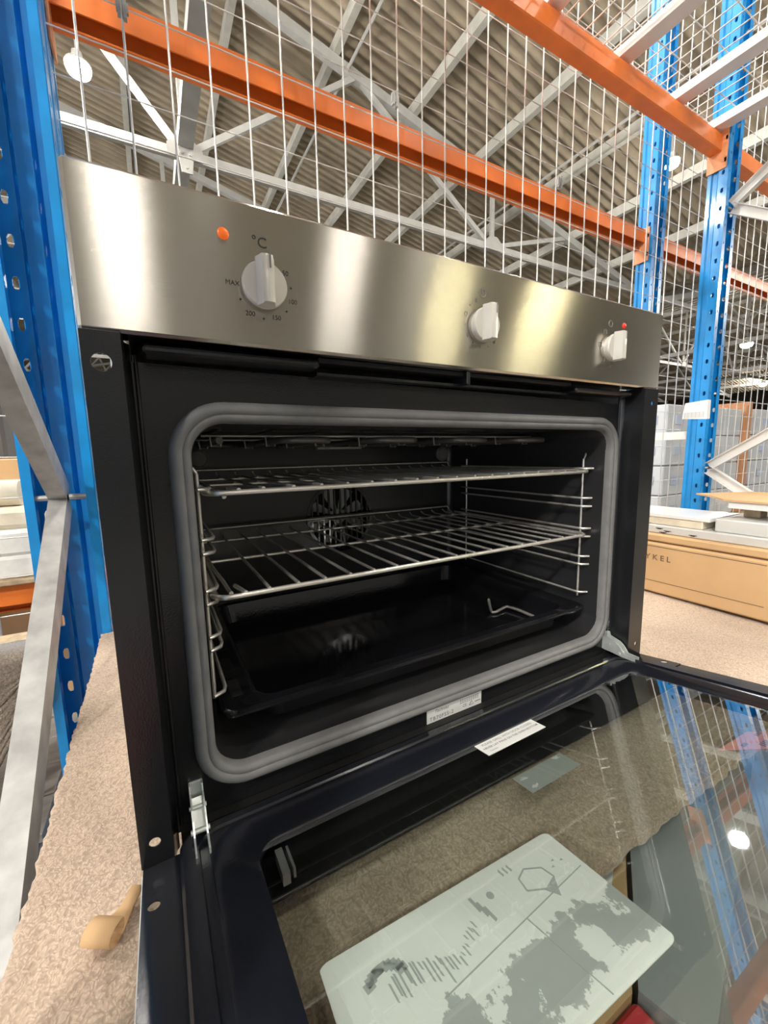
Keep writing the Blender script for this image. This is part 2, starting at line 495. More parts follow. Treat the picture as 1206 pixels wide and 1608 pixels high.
# bolted plate at the visible node
b = MB(); b.prism([(-.06,-.26),(.06,-.26),(.08,-.10),(.08,.06),(-.08,.06),(-.08,-.10)], -.02, 0, lambda u, v, h: (.70+u, 5.60+h, 4.0+v))
for (u, v) in ((-.05,-.05),(.05,-.05),(0,-.2),(.05,.03),(-.05,.03)):
    b.disc_ring([(.018,-.02),(.018,-.035)], lambda p, q, h, u=u, v=v: (.70+u+p, 5.60+h, 4.0+v+q), 8)
struct(b.build('node_plate', M['truss']))

# ---- high bay lamps: seen and mirrored ones, plus unseen ones added for fill
def lamp(x_, y_, z_, label, k=1.0, m='lamp'):
    t = thing('high_bay_lamp', label, 'lamp', (x_, y_, z_), 'high bay lamps under the roof')
    b = MB(); b.disc_ring([(.001,-.14),(.10,-.125),(.17,-.08),(.20,0),(.19,.04)], lambda u, v, h: (x_+u*k, y_+v*k, z_+h*k), 20)
    b.build('bulb', M[m], t, smooth=60)
    b = MB(); b.disc_ring([(.20,.04),(.19,.08),(.09,.14),(.08,.25),(.03,.27)], lambda u, v, h: (x_+u*k, y_+v*k, z_+h*k), 20)
    b.build('shade', M['shade'], t, smooth=40)
    zr = roofz(x_)-.02
    b = MB(); b.tube([(x_, y_, z_+.26*k), (x_, y_, zr)], .012, 6); b.build('hanger', M['truss'], t)
    return t
lamp(-.30, 5.55, 4.45, 'glowing high bay lamp under the roof just above the left end of the oven panel', .6)
lamp(6.60, 3.15, 4.20, 'small glowing high bay lamp seen beside the blue posts below the orange beam', .5)
lamp(20.5, 7.3, 4.25, 'distant high bay lamp hanging past the taller blue post')
lamp(34.0, 11.3, 4.2, 'very distant high bay lamp low beside the far roof beams')
for (p, k_, lab) in (((-.12, -7.6, 4.45), .7, 'high bay lamp mirrored as the broad bright band at the left of the steel panel'),
        ((3.85, -7.9, 4.4), .36, 'small high bay lamp mirrored as the faint streak right of the first knob'),
        ((7.8, -9.7, 4.4), .42, 'high bay lamp mirrored as the bright spot left of the middle knob'),
        ((9.1, -7.2, 4.2), .55, 'high bay lamp mirrored as the wide streak right of the middle knob'),
        ((1.2, 1.9, 4.45), .75, 'added unseen lamp straight above the rack, giving overhead fill light'),  # lamps above the rack are unseen, added as overhead fill
        ((4.2, 1.2, 4.4), .4, 'added unseen lamp high above the right part of the rack, giving fill light'),
        ((-5.5, -3.5, 4.8), 1.2, 'added unseen lamp far to the left of the racks, for general light'), ((-5, 4, 4.8), 1.0, 'added unseen lamp beyond the left end of the racks, for general light'),  # both lamps added for general light in the hall
        ((-3.4, -3.6, 4.6), 1.0, 'added unseen fill lamp behind the viewer and off to the left of the racks'),  # added behind the camera to brighten the oven front
        ((12.5, -3.3, 4.3), 1.0, 'added unseen fill lamp behind the viewer, out to the right of the rack aisle'),
        ((2.9, -1.3, 4.5), .45, 'added unseen fill lamp over the aisle in front of the oven, to its right'),  # aisle lamps added to brighten the oven front and door
        ((-1.6, -1.7, 4.6), .42, 'added unseen fill lamp over the aisle in front of the oven, to its left'),
        ((.7, -1.4, 4.55), .45, 'added unseen fill lamp over the aisle straight in front of the oven'),
        ((13, -4, 4.4), 1.0, 'added lamp in front of the second roof bay, for general light'), ((13.5, 12, 4.5), 1.0, 'added lamp deep in the second roof bay, for general light'),  # lamps deeper in the hall, added for general light
        ((5, 13, 4.6), 1.0, 'added lamp far behind the roof trusses, for general light'), ((-4, 13, 4.6), 1.0, 'added lamp far behind at the left, for general light')):
    lamp(*p, lab, k_, 'lamp_warm' if 7 < p[0] < 10 else 'lamp')

# ================================================================ RACKING
def rack_post(x0, y0, z0, z1, parent, name='upright', lip=.028, lipholes=True):
    """open channel post, 110 wide, 75 deep, open towards -y, with punched hole columns; real holes"""
    W, D, T = .11, .078, .0025
    off = [(0, 0)]
    b = MB()
    # outline as a polyline with a groove in the web; each strip carries its own holes
    poly = [(lip, 0), (0, 0), (0, D*.45), (.006, D*.52), (.006, D*.75), (.0, D*.82), (0, D), (.035, D), (.042, D-.010), (.068, D-.010), (.075, D), (W, D),
            (W, D*.82), (W-.006, D*.75), (W-.006, D*.52), (W, D*.45), (W, 0), (W-lip, 0)]
    holes = {0: (.5, .007, .012, 0), 16: (.5, .007, .012, 0),
             1: (.5, .012, .020, .5), 15: (.5, .012, .020, .5),
             6: (.5, .011, .024, 0), 10: (.5, .011, .024, 0)}
    if not lipholes: holes.pop(0); holes.pop(16)
    pit = .075
    n = int((z1-z0)/pit)
    for i in range(len(poly)-1):
        p, q = Vector(poly[i]), Vector(poly[i+1]); L = (q-p).length; t = (q-p)/L
        def P(u, z): 
            c = p + t*u; return (x0+c.x, y0+c.y, z)
        if i in holes and L > .02:
            pos, hw, hh, sh = holes[i]; c0 = L*pos
            for k in range(n):
                za = z0+k*pit; zb = za+pit; zc = za+pit*(.5)
                vs = [P(0, za), P(L, za), P(L, zb), P(0, zb)]
                for a in range(8):
                    an = PI/8+a*PI/4
                    su = max(-1, min(1, 1.25*math.cos(an))); sv = max(-1, min(1, 1.25*math.sin(an)))
                    vs.append(P(c0+hw/2*su, zc+hh/2*sv))
                # ring: corners 0..3, hole 4..11 (angles 22.5, 67.5, ...)
                b.add(vs, [(2, 5, 4), (2, 3, 6, 5), (3, 7, 6), (3, 0, 8, 7), (0, 9, 8), (0, 1, 10, 9), (1, 11, 10), (1, 2, 4, 11)])
        else:
            b.add([P(0, z0), P(L, z0), P(L, z0+n*pit), P(0, z0+n*pit)], [(0, 1, 2, 3)])
    o = b.build(name, M['blue'], parent)
    sol = o.modifiers.new('sheet', 'SOLIDIFY'); sol.thickness = T; sol.offset = 0
    return o

def brace(p, q, parent, mname='galv'):
    b = MB()
    w_, h_, t_ = .042, .028, .002
    prof = [(-w_/2, -h_/2), (w_/2, -h_/2), (w_/2, h_/2), (w_/2-t_, h_/2), (w_/2-t_, -h_/2+t_), (-w_/2+t_, -h_/2+t_), (-w_/2+t_, h_/2), (-w_/2, h_/2)]
    b.sweep(prof, p, q, up=(-1, 0, 0))
    return b.build('brace', M[mname], parent)

def frame(x0, yr, yf, label, mname, node=.235, back=False, lip=.028, lh=True):
    if back: yf = yr
    t = thing('rack_frame', label, 'rack frame', (x0+.055, (yr+yf)/2, FLOOR), 'blue pallet rack frames')
    rack_post(x0, yr, FLOOR, 3.0, t, lip=lip, lipholes=lh)
    if not back: rack_post(x0, yf, FLOOR, 3.0, t, lip=lip, lipholes=lh)
    xm = x0+.055
    z = node-.6; side = 0
    zs = [(-.365, 0), (.235, 1), (.835, 0), (1.435, 1), (2.035, 0), (2.635, 1)]
    ya, yb_ = (yf+.06, yr+.006) if not back else (yr+.006, yf+.06)
    pts = [((xm, (yb_ if s else ya), z_+node-.235)) for z_, s in zs]
    if back: pts = []
    for i, (p, q) in enumerate(zip(pts, pts[1:])):
        v = (Vector(q)-Vector(p)).normalized()
        brace(Vector(p)+v*.012, Vector(q)-v*.012, t, mname)
    for p in pts:
        bb = MB(); bb.tube([(xm-.054, p[1]+.004, p[2]), (xm+.054, p[1]+.004, p[2])], .006, 8)
        bb.build('bolt', M['galv'], t, smooth=40)
    for y_ in ((yr,) if back else (yr, yf)):
        bb = MB(); bb.cbox((x0-.02, y_-.02, FLOOR), (x0+.13, y_+.10, FLOOR+.006)); bb.build('base_plate', M['blue'], t)
    return t
frame(-.18, .645, -.255, 'blue rack frame with galvanised braces close behind the left side of the oven', 'galv', node=.255, lip=.015, lh=False)
FR = frame(2.41, .672, -.255, 'tall blue rack frame to the right carrying the white paper tag', 'white_steel', node=.225)
frame(2.41, .985, 1.78, 'blue rack frame standing just behind the tagged post, its lower part hidden by the oven', 'white_steel', node=.6, back=True)
frame(-.205, .985, 1.78, 'blue rack frame mostly hidden behind the nearest blue post at the left edge', 'galv', node=.6, back=True)
# paper tag on right post
tg = thing('paper_tag', 'white paper tag with grey barcode wrapped on the tall blue post', 'tag', (2.40, .66, .47))
b = MB(); b.add([(2.4085, .778, .472), (2.4085, .670, .464), (2.440, .6695, .466), (2.437, .6695, .556), (2.4085, .670, .556), (2.4085, .768, .549)], [(0, 1, 4, 5), (1, 2, 3, 4)])
o = b.build('sheet', M['white_label'], tg); s_ = o.modifiers.new('t', 'SOLIDIFY'); s_.thickness = .0006; s_.offset = 1
b = MB()
for k in range(16):
    y_ = .682+k*.0055
    b.box((2.4074, y_, .474), (2.4079, y_+(.002 if k % 3 else .0032), .502))
b.build('barcode', M['faintink'], tg)

def beam(xa, xb, y0, z0, z1, depth, label, open_under, caps=True, group='orange pallet rack beams', ext=.022):
    t = thing('rack_beam', label, 'beam', ((xa+xb)/2, y0+depth/2, z0), group)
    b = MB(); T = .004
    if open_under:
        prof = [(0, z0+.020), (0, z1), (-depth, z1), (-depth, z0-.004), (-depth+.024, z0-.004), (-depth+.024, z0), (-depth+T, z0), (-depth+T, z1-T), (-T, z1-T), (-T, z0+.020)]
        # sweep along x: side axis = t x up = (1,0,0)x(0,0,1) = (0,-1,0)
        b.sweep([(u, v) for u, v in prof], (xa, y0, 0), (xb, y0, 0))
    else:
        c = .004
        prof = [(0, z0+c), (-c, z0), (-depth+c, z0), (-depth, z0+c), (-depth, z1), (-.018, z1), (-.018, z1-.016), (0, z1-.016)]
        b.sweep(prof, (xa, y0, 0), (xb, y0, 0))
    b.build('beam_profile', M['orange'], t)
    if caps:
        for xe, sgn in ((xa, -1), (xb, 1)):
            bb = MB()
            x0_, x1_ = sorted((xe, xe+sgn*.006))
            bb.cbox((x0_, y0-ext, z0-.075), (x1_, y0+depth+.004, z1+.008), .001)
            bb.build('end_connector', M['orange_pale'], t)
            bb = MB()
            for q in range(2):
                zc = z0-.05+q*.09
                bb.box((min(xe, xe+sgn*.009), y0-.021, zc), (max(xe, xe+sgn*.009), y0-.012, zc+.018))
            bb.build('hook', M['orange_pale'], t)
    return t
PL, PR = -.07, 2.41      # faces of the posts of this bay
e_ = .0075
beam(PL+e_, PR-e_, .700, 1.652, 1.735, .052, 'big orange rack beam crossing the upper right, rear beam of the top level', False)
beam(2.52+e_, 4.9, .700, 1.652, 1.735, .052, 'orange rack beam going on to the right of the tagged post', False)
beam(PL+e_, PR-e_, -.225, 1.652, 1.735, .052, 'orange front beam of the top level overhead', False)
beam(PL-.025+e_, PR-e_, 1.020, 1.385, 1.468, .05, 'long orange rack beam with dark open underside behind the wire mesh', True)
beam(2.52+e_, 4.9, 1.020, 1.385, 1.468, .05, 'thin orange rack beam seen through mesh between and right of the blue posts', True)
beam(-2.7, -.205-e_, 1.020, -.064, .012, .05, 'short stretch of orange beam at the left edge under white foam sheets', True)
beam(PL-.025+e_, PR-e_, 1.020, -.064, .012, .05, 'orange shelf beam hidden behind the oven in the next rack row', True)
beam(PL+e_, PR-e_, .700, -.125, -.048, .05, 'orange rear beam under the carpeted shelf', False)
beam(PL+e_, PR-e_, -.125, -.135, -.0475, .05, 'orange front beam under the carpeted shelf', False, ext=.06)
beam(-2.7, -.18-e_, -.225, -.125, -.048, .05, 'orange front beam of the neighbouring bay at the lower left', False)
# spacer between back-to-back racks
tag(MB().box((2.435, .745, .37), (2.475, .992, .41)).build('row_spacer', M['white_steel']), 'flat white steel spacer bar joining the two blue posts on the right', 'spacer')

# back mesh
mesh_t = thing('wire_mesh_panel', 'tall galvanised wire mesh panel standing behind the oven between the rack rows', 'mesh panel', (1.2, .862, FLOOR))
vw = MB(); vw.tube([(0, 0, .55), (0, 0, 3.8)], .0026, 6)
base = None
MX0, MX1 = -2.4, 5.1
nV = int((MX1-MX0)/.0895)
x00 = .0602 - .0895*int((.0602-MX0)/.0895)
for i in range(nV):
    if base is None:
        base = vw.build('vertical_wire', M['wire'], None, smooth=60); base.parent = mesh_t; o = base
    else:
        o = base.copy(); COL.objects.link(o); o.parent = mesh_t
    o.location = (x00+.0895*i-1.2, .850-.862, 0)
hb = None
hw = MB(); hw.tube([(MX0, 0, 0), (MX1, 0, 0)], .0015, 6)
for i in range(27):
    if hb is None:
        hb = hw.build('horizontal_wire', M['wire'], None, smooth=60); hb.parent = mesh_t; o = hb
    else:
        o = hb.copy(); COL.objects.link(o); o.parent = mesh_t
    o.location = (-1.2, .8535-.862, 1.588-.0895*21-FLOOR+.0895*i)
for xc, zc in ((.768, 1.387), (1.515, 1.362), (.062, 1.318)):
    bb = MB(); bb.box((xc-.012-1.2+1.2, .848, zc-.010), (xc+.012, .856, zc+.010)); bb.box((xc+.001, .846, zc-.022), (xc+.008, .858, zc+.022)); bb.box((xc-.010, .846, zc-.018), (xc-.004, .858, zc+.016))
    bb.build('mesh_clip', M['galv'], mesh_t)

# top deck: channels and wire
deck = thing('wire_deck', 'galvanised wire mesh deck lying on the top level overhead at upper right', 'wire deck', (1.17, .28, 1.7695))
bb = None
for i in range(int(2.4/.052)):
    if bb is None:
        q = MB(); q.tube([(0, -.44, 0), (0, .47, 0)], .0023, 6); bb = q.build('deck_wire', M['wire'], None, smooth=60); bb.parent = deck; o = bb
    else:
        o = bb.copy(); COL.objects.link(o); o.parent = deck
    o.location = (-1.2+.052*i, 0, .004)
bb = None
for i in range(10):
    if bb is None:
        q = MB(); q.tube([(-1.22, 0, 0), (1.22, 0, 0)], .0021, 6); bb = q.build('cross_wire', M['wire'], None, smooth=60); bb.parent = deck; o = bb
    else:
        o = bb.copy(); COL.objects.link(o); o.parent = deck
    o.location = (0, -.43+.099*i, .0085)
tagn = ['nearest the middle of the beam', 'second along the orange beam', 'third along the orange beam', 'beside the tagged post']
ch0 = None
for i, x_ in enumerate((.13, .515, .90, 1.285, 1.67, 2.055, 2.375)):
    lab = {4: 'white deck support channel leaving the orange beam at the very top of the picture',
           5: 'white deck support channel in the middle, passing in front of both blue posts',
           6: 'white deck support channel ending nearest the tall tagged post'}.get(i) or 'white deck support channel overhead, %s counted from the left end of the deck' % ('first', 'second', 'third', 'fourth')[i]
    q = MB(); W_, H_, T_ = .062, .034, .003
    q.sweep([(-W_/2, H_), (-W_/2, 0), (W_/2, 0), (W_/2, H_), (W_/2-T_, H_), (W_/2-T_, T_), (-W_/2+T_, T_), (-W_/2+T_, H_)], (x_, -.15, 1.7365), (x_, .750, 1.7365))
    o = q.build('deck_channel', M['white_steel']); tag(o, lab, 'deck channel', 'deck support channels')

# ================================================================ SHELF
CZ = -.025
def carpet(name, x0, x1, y0, y1, z, label, m, step=.0035, edge=.004):
    nx = int((x1-x0)/step); ny = int((y1-y0)/step)
    vs = []
    for j in range(ny+1):
        for i in range(nx+1):
            x_ = x0+(x1-x0)*i/nx; y_ = y0+(y1-y0)*j/ny
            jx = edge*noise.noise((y_*60, 3.1, 0)) + .5*edge*noise.noise((y_*230, 7.7, 0))
            if i == 0: x_ += jx
            if j == 0: y_ += edge*noise.noise((x_*60, 1.3, 0))
            if j == ny: y_ += edge*noise.noise((x_*60, 9.3, 0))
            h = .0010*noise.noise((x_*150, y_*150, 0)) + .0007*random.uniform(-1, 1) + .003*noise.noise((x_*6, y_*6, 2))
            if 0 < i < nx and 0 < j < ny:
                x_ += random.uniform(-.3, .3)*step; y_ += random.uniform(-.3, .3)*step
            vs.append((x_, y_, z-.0055+h))
    fs = [(j*(nx+1)+i, j*(nx+1)+i+1, (j+1)*(nx+1)+i+1, (j+1)*(nx+1)+i) for j in range(ny) for i in range(nx)]
    n0 = len(vs)
    # hanging skirt all round
    ring = [i for i in range(nx+1)] + [(j)*(nx+1)+nx for j in range(1, ny+1)] + [ny*(nx+1)+i for i in range(nx-1, -1, -1)] + [j*(nx+1) for j in range(ny-1, 0, -1)]
    for r in ring: vs.append((vs[r][0], vs[r][1], z-.019))
    k = len(ring)
    fs += [(ring[i], n0+i, n0+(i+1) % k, ring[(i+1) % k]) for i in range(k)]
    b = MB(); b.v = vs; b.f = fs
    o = b.build(name, m, smooth=180)
    return tag(o, label, 'carpet')
carpet('carpet', -.086, 2.40, -.165, .640, CZ, 'beige looped carpet covering the shelf under the oven', M['carpet'])
sh = thing('shelf_board', 'chipboard shelf panel lying under the beige carpet', 'shelf', (1.15, .28, -.048))
b = MB(); b.cbox((-.065, -.13, -.0475), (2.405, .63, -.0445)); b.build('panel', M['board'], sh)

# ================================================================ OVEN
OV = thing('built_in_oven', 'black built-in electric oven with brushed steel control panel and its door let down', 'oven', (.3475, .2, 0))
W = .695; PB, PT = .4127, .5175; FY = .0325
# control panel
b = MB(); b.cbox((0, 0, PB), (W, .024, PT), .0022); b.build('control_panel', M['steel'], OV)
def front(y): return lambda u, v, y=y: (u, y, v)
# markings
mk = MB(); kx, kz = .1232, .4612
for dx, dz, s, sz in ((.0185, .0105, '50', .0052), (.0235, -.0105, '100', .0050), (.0095, -.0245, '150', .0050), (-.0110, -.0240, '200', .0050), (-.0230, -.0035, 'MAX', .0048)):
    text_into(mk, s, sz, lambda u, v, dx=dx, dz=dz: (kx+dx+u, -.0003, kz+dz+v))
for dx, dz in ((.0225, 0), (.018, -.0185), (-.0008, -.0265), (-.0178, -.0145)):
    mk.disc_ring([(.0008, 0)], lambda u, v, h, dx=dx, dz=dz: (kx+dx+u, -.0003, kz+dz+v), 8)
text_into(mk, '°C', .011, lambda u, v: (kx-.001+u, -.0003, .4905+v))
mk.build('temperature_scale', M['ink'], OV)
mk = MB()
kx2 = .3512
mk.tube([(kx2+.0042*math.cos(a), -.0003, .4905+.0042*math.sin(a)) for a in [PI*.6+2*PI*.9*i/20 for i in range(21)]], .0005, 5)
mk.box((kx2-.0005, -.0004, .4905), (kx2+.0005, -.0001, .4950))
for k in range(12):
    a = PI*.62 + k*2*PI*.78/11
    c, s_ = math.cos(a), math.sin(a)
    if k % 2: mk.disc_ring([(.0007, 0)], lambda u, v, h: (kx2+.0235*c+u, -.0003, kz-.001+.0235*s_+v), 8)
    else: mk.tube([(kx2+(.0235+.0016*math.cos(q))*c - .0, -.0003, kz-.001+(.0235)*s_+.0019*math.sin(q)) for q in [2*PI*i/10 for i in range(10)]], .00035, 4, closed=True)
mk.build('timer_scale', M['greyink'], OV)
mk = MB(); kx3 = .5745
mk.tube([(kx3-.003+.0038*math.cos(a), -.0003, .4885+.0038*math.sin(a)) for a in [2*PI*i/20 for i in range(20)]], .0004, 5, closed=True)
for k in range(6):
    a = PI*.70 + k*2*PI*.14
    cx_, cz_ = kx3+.0225*math.cos(a), kz-.002+.0225*math.sin(a)
    mk.tube([(cx_-.0026, -.0003, cz_-.0026), (cx_+.0026, -.0003, cz_-.0026), (cx_+.0026, -.0003, cz_+.0026), (cx_-.0026, -.0003, cz_+.0026)], .00035, 4, closed=True)
    if k % 2: mk.box((cx_-.0015, -.0005, cz_-.0003), (cx_+.0015, -.0001, cz_+.0003))
    else: mk.box((cx_-.0015, -.0005, cz_+.0012), (cx_+.0015, -.0001, cz_+.0017))
mk.build('function_symbols', M['greyink'], OV)
# knobs
def knob(cx):
    cz = .4578
    f = lambda u, v, h: (cx+u, -h, cz+v)
    b = MB(); b.disc_ring([(.0155, 0), (.0155, .004), (.0172, .0045), (.0172, .0075), (.0165, .0085)], f, 40)
    k = b.build('knob', M['knob'], OV, smooth=35)
    # finger grip: a rounded ridge across the disc, standing proud at the top
    prof = [(-.0070, .008), (-.0070, .0105), (-.0055, .014), (-.0042, .0185), (-.0020, .0195), (.0020, .0195), (.0042, .0185), (.0055, .014), (.0070, .0105), (.0070, .008)]
    b = MB()
    rows = [(-.0166, .86), (-.0160, 1.0), (.0, 1.0), (.0165, 1.0), (.0180, .9), (.0185, .55)]
    vs = []; n = len(prof)
    for v, s_ in rows:
        for u, h in prof: vs.append(f(u*(1 if s_ > .8 else .8), v, .008+(h-.008)*s_))
    fs = [(i*n+j, i*n+j+1, (i+1)*n+j+1, (i+1)*n+j) for i in range(len(rows)-1) for j in range(n-1)]
    fs += [tuple(range(n))[::-1], tuple((len(rows)-1)*n+j for j in range(n))]
    fs += [(i*n, (i+1)*n, (i+1)*n+n-1, i*n+n-1) for i in range(len(rows)-1)]
    b.add(vs, fs); b.build('grip', M['knob'], k, smooth=35)
    b = MB(); b.box((cx+.0012, -.0200, cz+.0080), (cx+.0022, -.0193, cz+.0178)); b.build('pointer_line', M['greyink'], k)
for cx in (.1232, .3512, .5745): knob(cx)
for cx, cz, m, r in ((.0958, .4912, 'orange_light', .0042), (.6010, .4895, 'red_light', .0036)):
    b = MB(); b.disc_ring([(r, 0), (r, .0006), (r*.7, .0016), (r*.3, .002)], lambda u, v, h: (cx+u, -h, cz+v), 20)
    o = b.build('indicator_light', M[m], OV, smooth=50)
    o['label'] = 'orange indicator light' if m[0] == 'o' else 'red indicator light'
# side flanges with screw holes
def flange(x0, x1, hx, right):
    b = MB()
    f = lambda u, v: (u, 0, v)
    zs = [0, .010, .034, .380, .406, PB]
    hz = {1: .020, 3: .393}
    hz = {1: (.008, .034, .0205 if not right else .0165), 3: (.380, .406, .393)}
    b.plate_hole(x0, x1, .006, .036, hx, .020, .0042 if not right else .003, f)
    b.add([f(x0, 0), f(x1, 0), f(x1, .006), f(x0, .006)], [(0,1,2,3)])
    b.add([f(x0, .036), f(x1, .036), f(x1, .378), f(x0, .378)], [(0,1,2,3)])
    b.plate_hole(x0, x1, .378, .408, hx, .392, .0062 if not right else .003, f)
    b.add([f(x0, .408), f(x1, .408), f(x1, PB), f(x0, PB)], [(0,1,2,3)])
    o = b.build('side_flange', M['enamel'], OV)
    s = o.modifiers.new('sheet', 'SOLIDIFY'); s.thickness = .0012; s.offset = -1
    return o
FL0, FL1 = .0235, .6605
flange(0, FL0, .011, False); flange(FL1, W, .681, True)
# face plate with the cavity opening, rounded returns to the flanges
CX0, CX1, CZ0, CZ1 = .063, .632, .034, .357
face = MB()
op = rrect(CX0, CX1, CZ0, CZ1, .032, 8)
m_ = len(op)
def outer_pt(p):
    cx, cz = (CX0+CX1)/2, (CZ0+CZ1)/2
    dx, dz = p[0]-cx, p[1]-cz
    x0, x1, z0, z1 = FL0+.004, FL1-.004, -.0235, PB
    t = 1e9
    if dx > 1e-9: t = min(t, (x1-cx)/dx)
    if dx < -1e-9: t = min(t, (x0-cx)/dx)
    if dz > 1e-9: t = min(t, (z1-cz)/dz)
    if dz < -1e-9: t = min(t, (z0-cz)/dz)
    return (cx+dx*t, cz+dz*t)
# add opening points that hit the outer corners
cc = ((CX0+CX1)/2, (CZ0+CZ1)/2)
outs = [outer_pt(p) for p in op]
vs = [(p[0], FY, p[1]) for p in op] + [(p[0], FY, p[1]) for p in outs]
face.add(vs, [(i, (i+1) % m_, m_+(i+1) % m_, m_+i) for i in range(m_)])
x0, x1, z0, z1 = FL0+.004, FL1-.004, -.0235, PB
for (xc, zc) in ((x0, z0), (x1, z0), (x1, z1), (x0, z1)):
    # corner filler triangle between the two outer points around the corner
    best = None
    for i in range(m_):
        p, q = outs[i], outs[(i+1) % m_]
        if abs(p[0]-q[0]) > 1e-6 and abs(p[1]-q[1]) > 1e-6:
            if min(abs(p[0]-xc), abs(q[0]-xc)) < 1e-6 and min(abs(p[1]-zc), abs(q[1]-zc)) < 1e-6:
                face.add([(p[0], FY, p[1]), (q[0], FY, q[1]), (xc, FY, zc)], [(0, 1, 2)])
for xs, xd, xs2 in ((FL0, 1, FL0+.004), (FL1, -1, FL1-.004)):
    prof = [(xs, 0), (xs+xd*.0006, .004), (xs+xd*.0010, FY-.006), (xs+xd*.0022, FY-.002), (xs2, FY)]
    n = len(prof)
    face.add([(u, v, z) for z in (-.0235, PB) for u, v in prof], [(i, i+1, n+i+1, n+i) for i in range(n-1)])
face.build('face_plate', M['enamel'], OV, smooth=35)
# pressed ribs beside the flanges
for xs in (.0305, .6535):
    b = MB(); b.tube([(xs, FY-.0005, -.002), (xs, FY-.0005, .405)], .0016, 8); b.build('pressed_rib', M['enamel'], OV, smooth=60)
b = MB(); b.box((FL0+.006, .0222, -.0225), (FL1-.004, FY-.0002, -.0015)); b.build('gap_shade_strip', M['black'], OV)  # black strip added to paint the gap under the face dark
# outer carcass
b = MB(); b.box((.026, .0345, -.006), (.658, .46, -.004)); b.box((.026, .47, -.004), (.658, .4715, .50))
b.box((.026, .035, -.004), (.0275, .47, .50)); b.box((.6565, .035, -.004), (.658, .47, .50)); b.box((.026, .025, .4995), (.658, .47, .501))
b.build('carcass', M['galv'], OV)
b = MB()
for xf in (.06, .60):
    b.box((xf, .06, CZ+.0005), (xf+.04, .10, -.006)); b.box((xf, .40, CZ+.0005), (xf+.04, .44, -.006))
b.build('foot', M['black'], OV)
# vent strip under the panel
b = MB(); b.cbox((.036, .004, .4015), (.170, FY, .4075), .002); b.build('vent_ledge', M['enamel'], OV)
b = MB(); b.cbox((.517, .006, .4005), (.640, FY, .4065), .002); b.build('vent_ledge', M['enamel'], OV)
b = MB(); b.cbox((.172, .012, .4080), (.515, FY, .4125), .001); b.build('vent_slot', M['black'], OV)
b = MB(); b.box((.172, .018, .398), (.515, FY, .4005)); b.build('vent_lip', M['enamel'], OV)
b = MB(); b.cbox((.3365, .006, .3985), (.3415, FY, .4125), .0008); b.build('vent_post', M['enamel'], OV)
# gasket swept round the opening
gp = rrect(.0465, .6485, .0193, .3727, .046, 10)
gc = ((.0465+.6485)/2, (.0193+.3727)/2)
def inset(d): return rrect(.0465+d, .6485-d, .0193+d, .3727-d, max(.006, .046-d), 10)
prof = [(0, 0), (.0005, .005), (.003, .0085), (.0065, .0095), (.0095, .0085), (.0105, .0070), (.0120, .0078), (.0150, .0072), (.0172, .004), (.0178, -.004)]
b = MB(); vs = []; n = len(gp)
for d, h in prof:
    vs += [(p[0], FY-h, p[1]) for p in inset(d)]
fs = [(i*n+j, i*n+(j+1) % n, (i+1)*n+(j+1) % n, (i+1)*n+j) for i in range(len(prof)-1) for j in range(n)]
b.add(vs, fs); b.build('door_gasket', M['rubber'], OV, smooth=70)
# cavity
BY = .405
cav = MB()
sec = [(FY, 0), (FY+.004, .0015), (BY-.012, .0015), (BY-.004, .005), (BY, .012)]
vs = []
for y_, d in sec:
    vs += [(p[0], y_, p[1]) for p in rrect(CX0+d, CX1-d, CZ0+d, CZ1-d, .032-min(d, .01), 8)]
n = m_
cav.add(vs, [(i*n+j, i*n+(j+1) % n, (i+1)*n+(j+1) % n, (i+1)*n+j) for i in range(len(sec)-1) for j in range(n)])
# back wall with a round fan opening
fcx, fcz, fr = .3535, .2040, .066
back = rrect(CX0+.012, CX1-.012, CZ0+.012, CZ1-.012, .022, 8)
hole = []
for p in back:
    a = math.atan2(p[1]-fcz, p[0]-fcx); hole.append((fcx+fr*math.cos(a), fcz+fr*math.sin(a)))
# resample: many angles
angs = sorted([math.atan2(p[1]-fcz, p[0]-fcx) for p in back] + [2*PI*i/48-PI for i in range(48)])
def ray_back(a):
    c, s_ = math.cos(a), math.sin(a); best = None
    for i in range(len(back)):
        p, q = back[i], back[(i+1) % len(back)]
        ex, ez = q[0]-p[0], q[1]-p[1]
        den = c*ez - s_*ex
        if abs(den) < 1e-12: continue
        t = ((p[0]-fcx)*ez - (p[1]-fcz)*ex)/den
        u = ((p[0]-fcx)*s_ - (p[1]-fcz)*c)/den
        if t > 0 and -1e-6 <= u <= 1+1e-6:
            if best is None or t < best: best = t
    return (fcx+best*c, fcz+best*s_)
A_ = []
for a in angs:
    if not A_ or a-A_[-1] > 1e-4: A_.append(a)
vs = [(fcx+fr*math.cos(a), BY, fcz+fr*math.sin(a)) for a in A_] + [(ray_back(a)[0], BY, ray_back(a)[1]) for a in A_]
k_ = len(A_)
cav.add(vs, [(i, (i+1) % k_, k_+(i+1) % k_, k_+i) for i in range(k_)])
cav.build('cavity', M['enamel_cav'], OV, smooth=50)
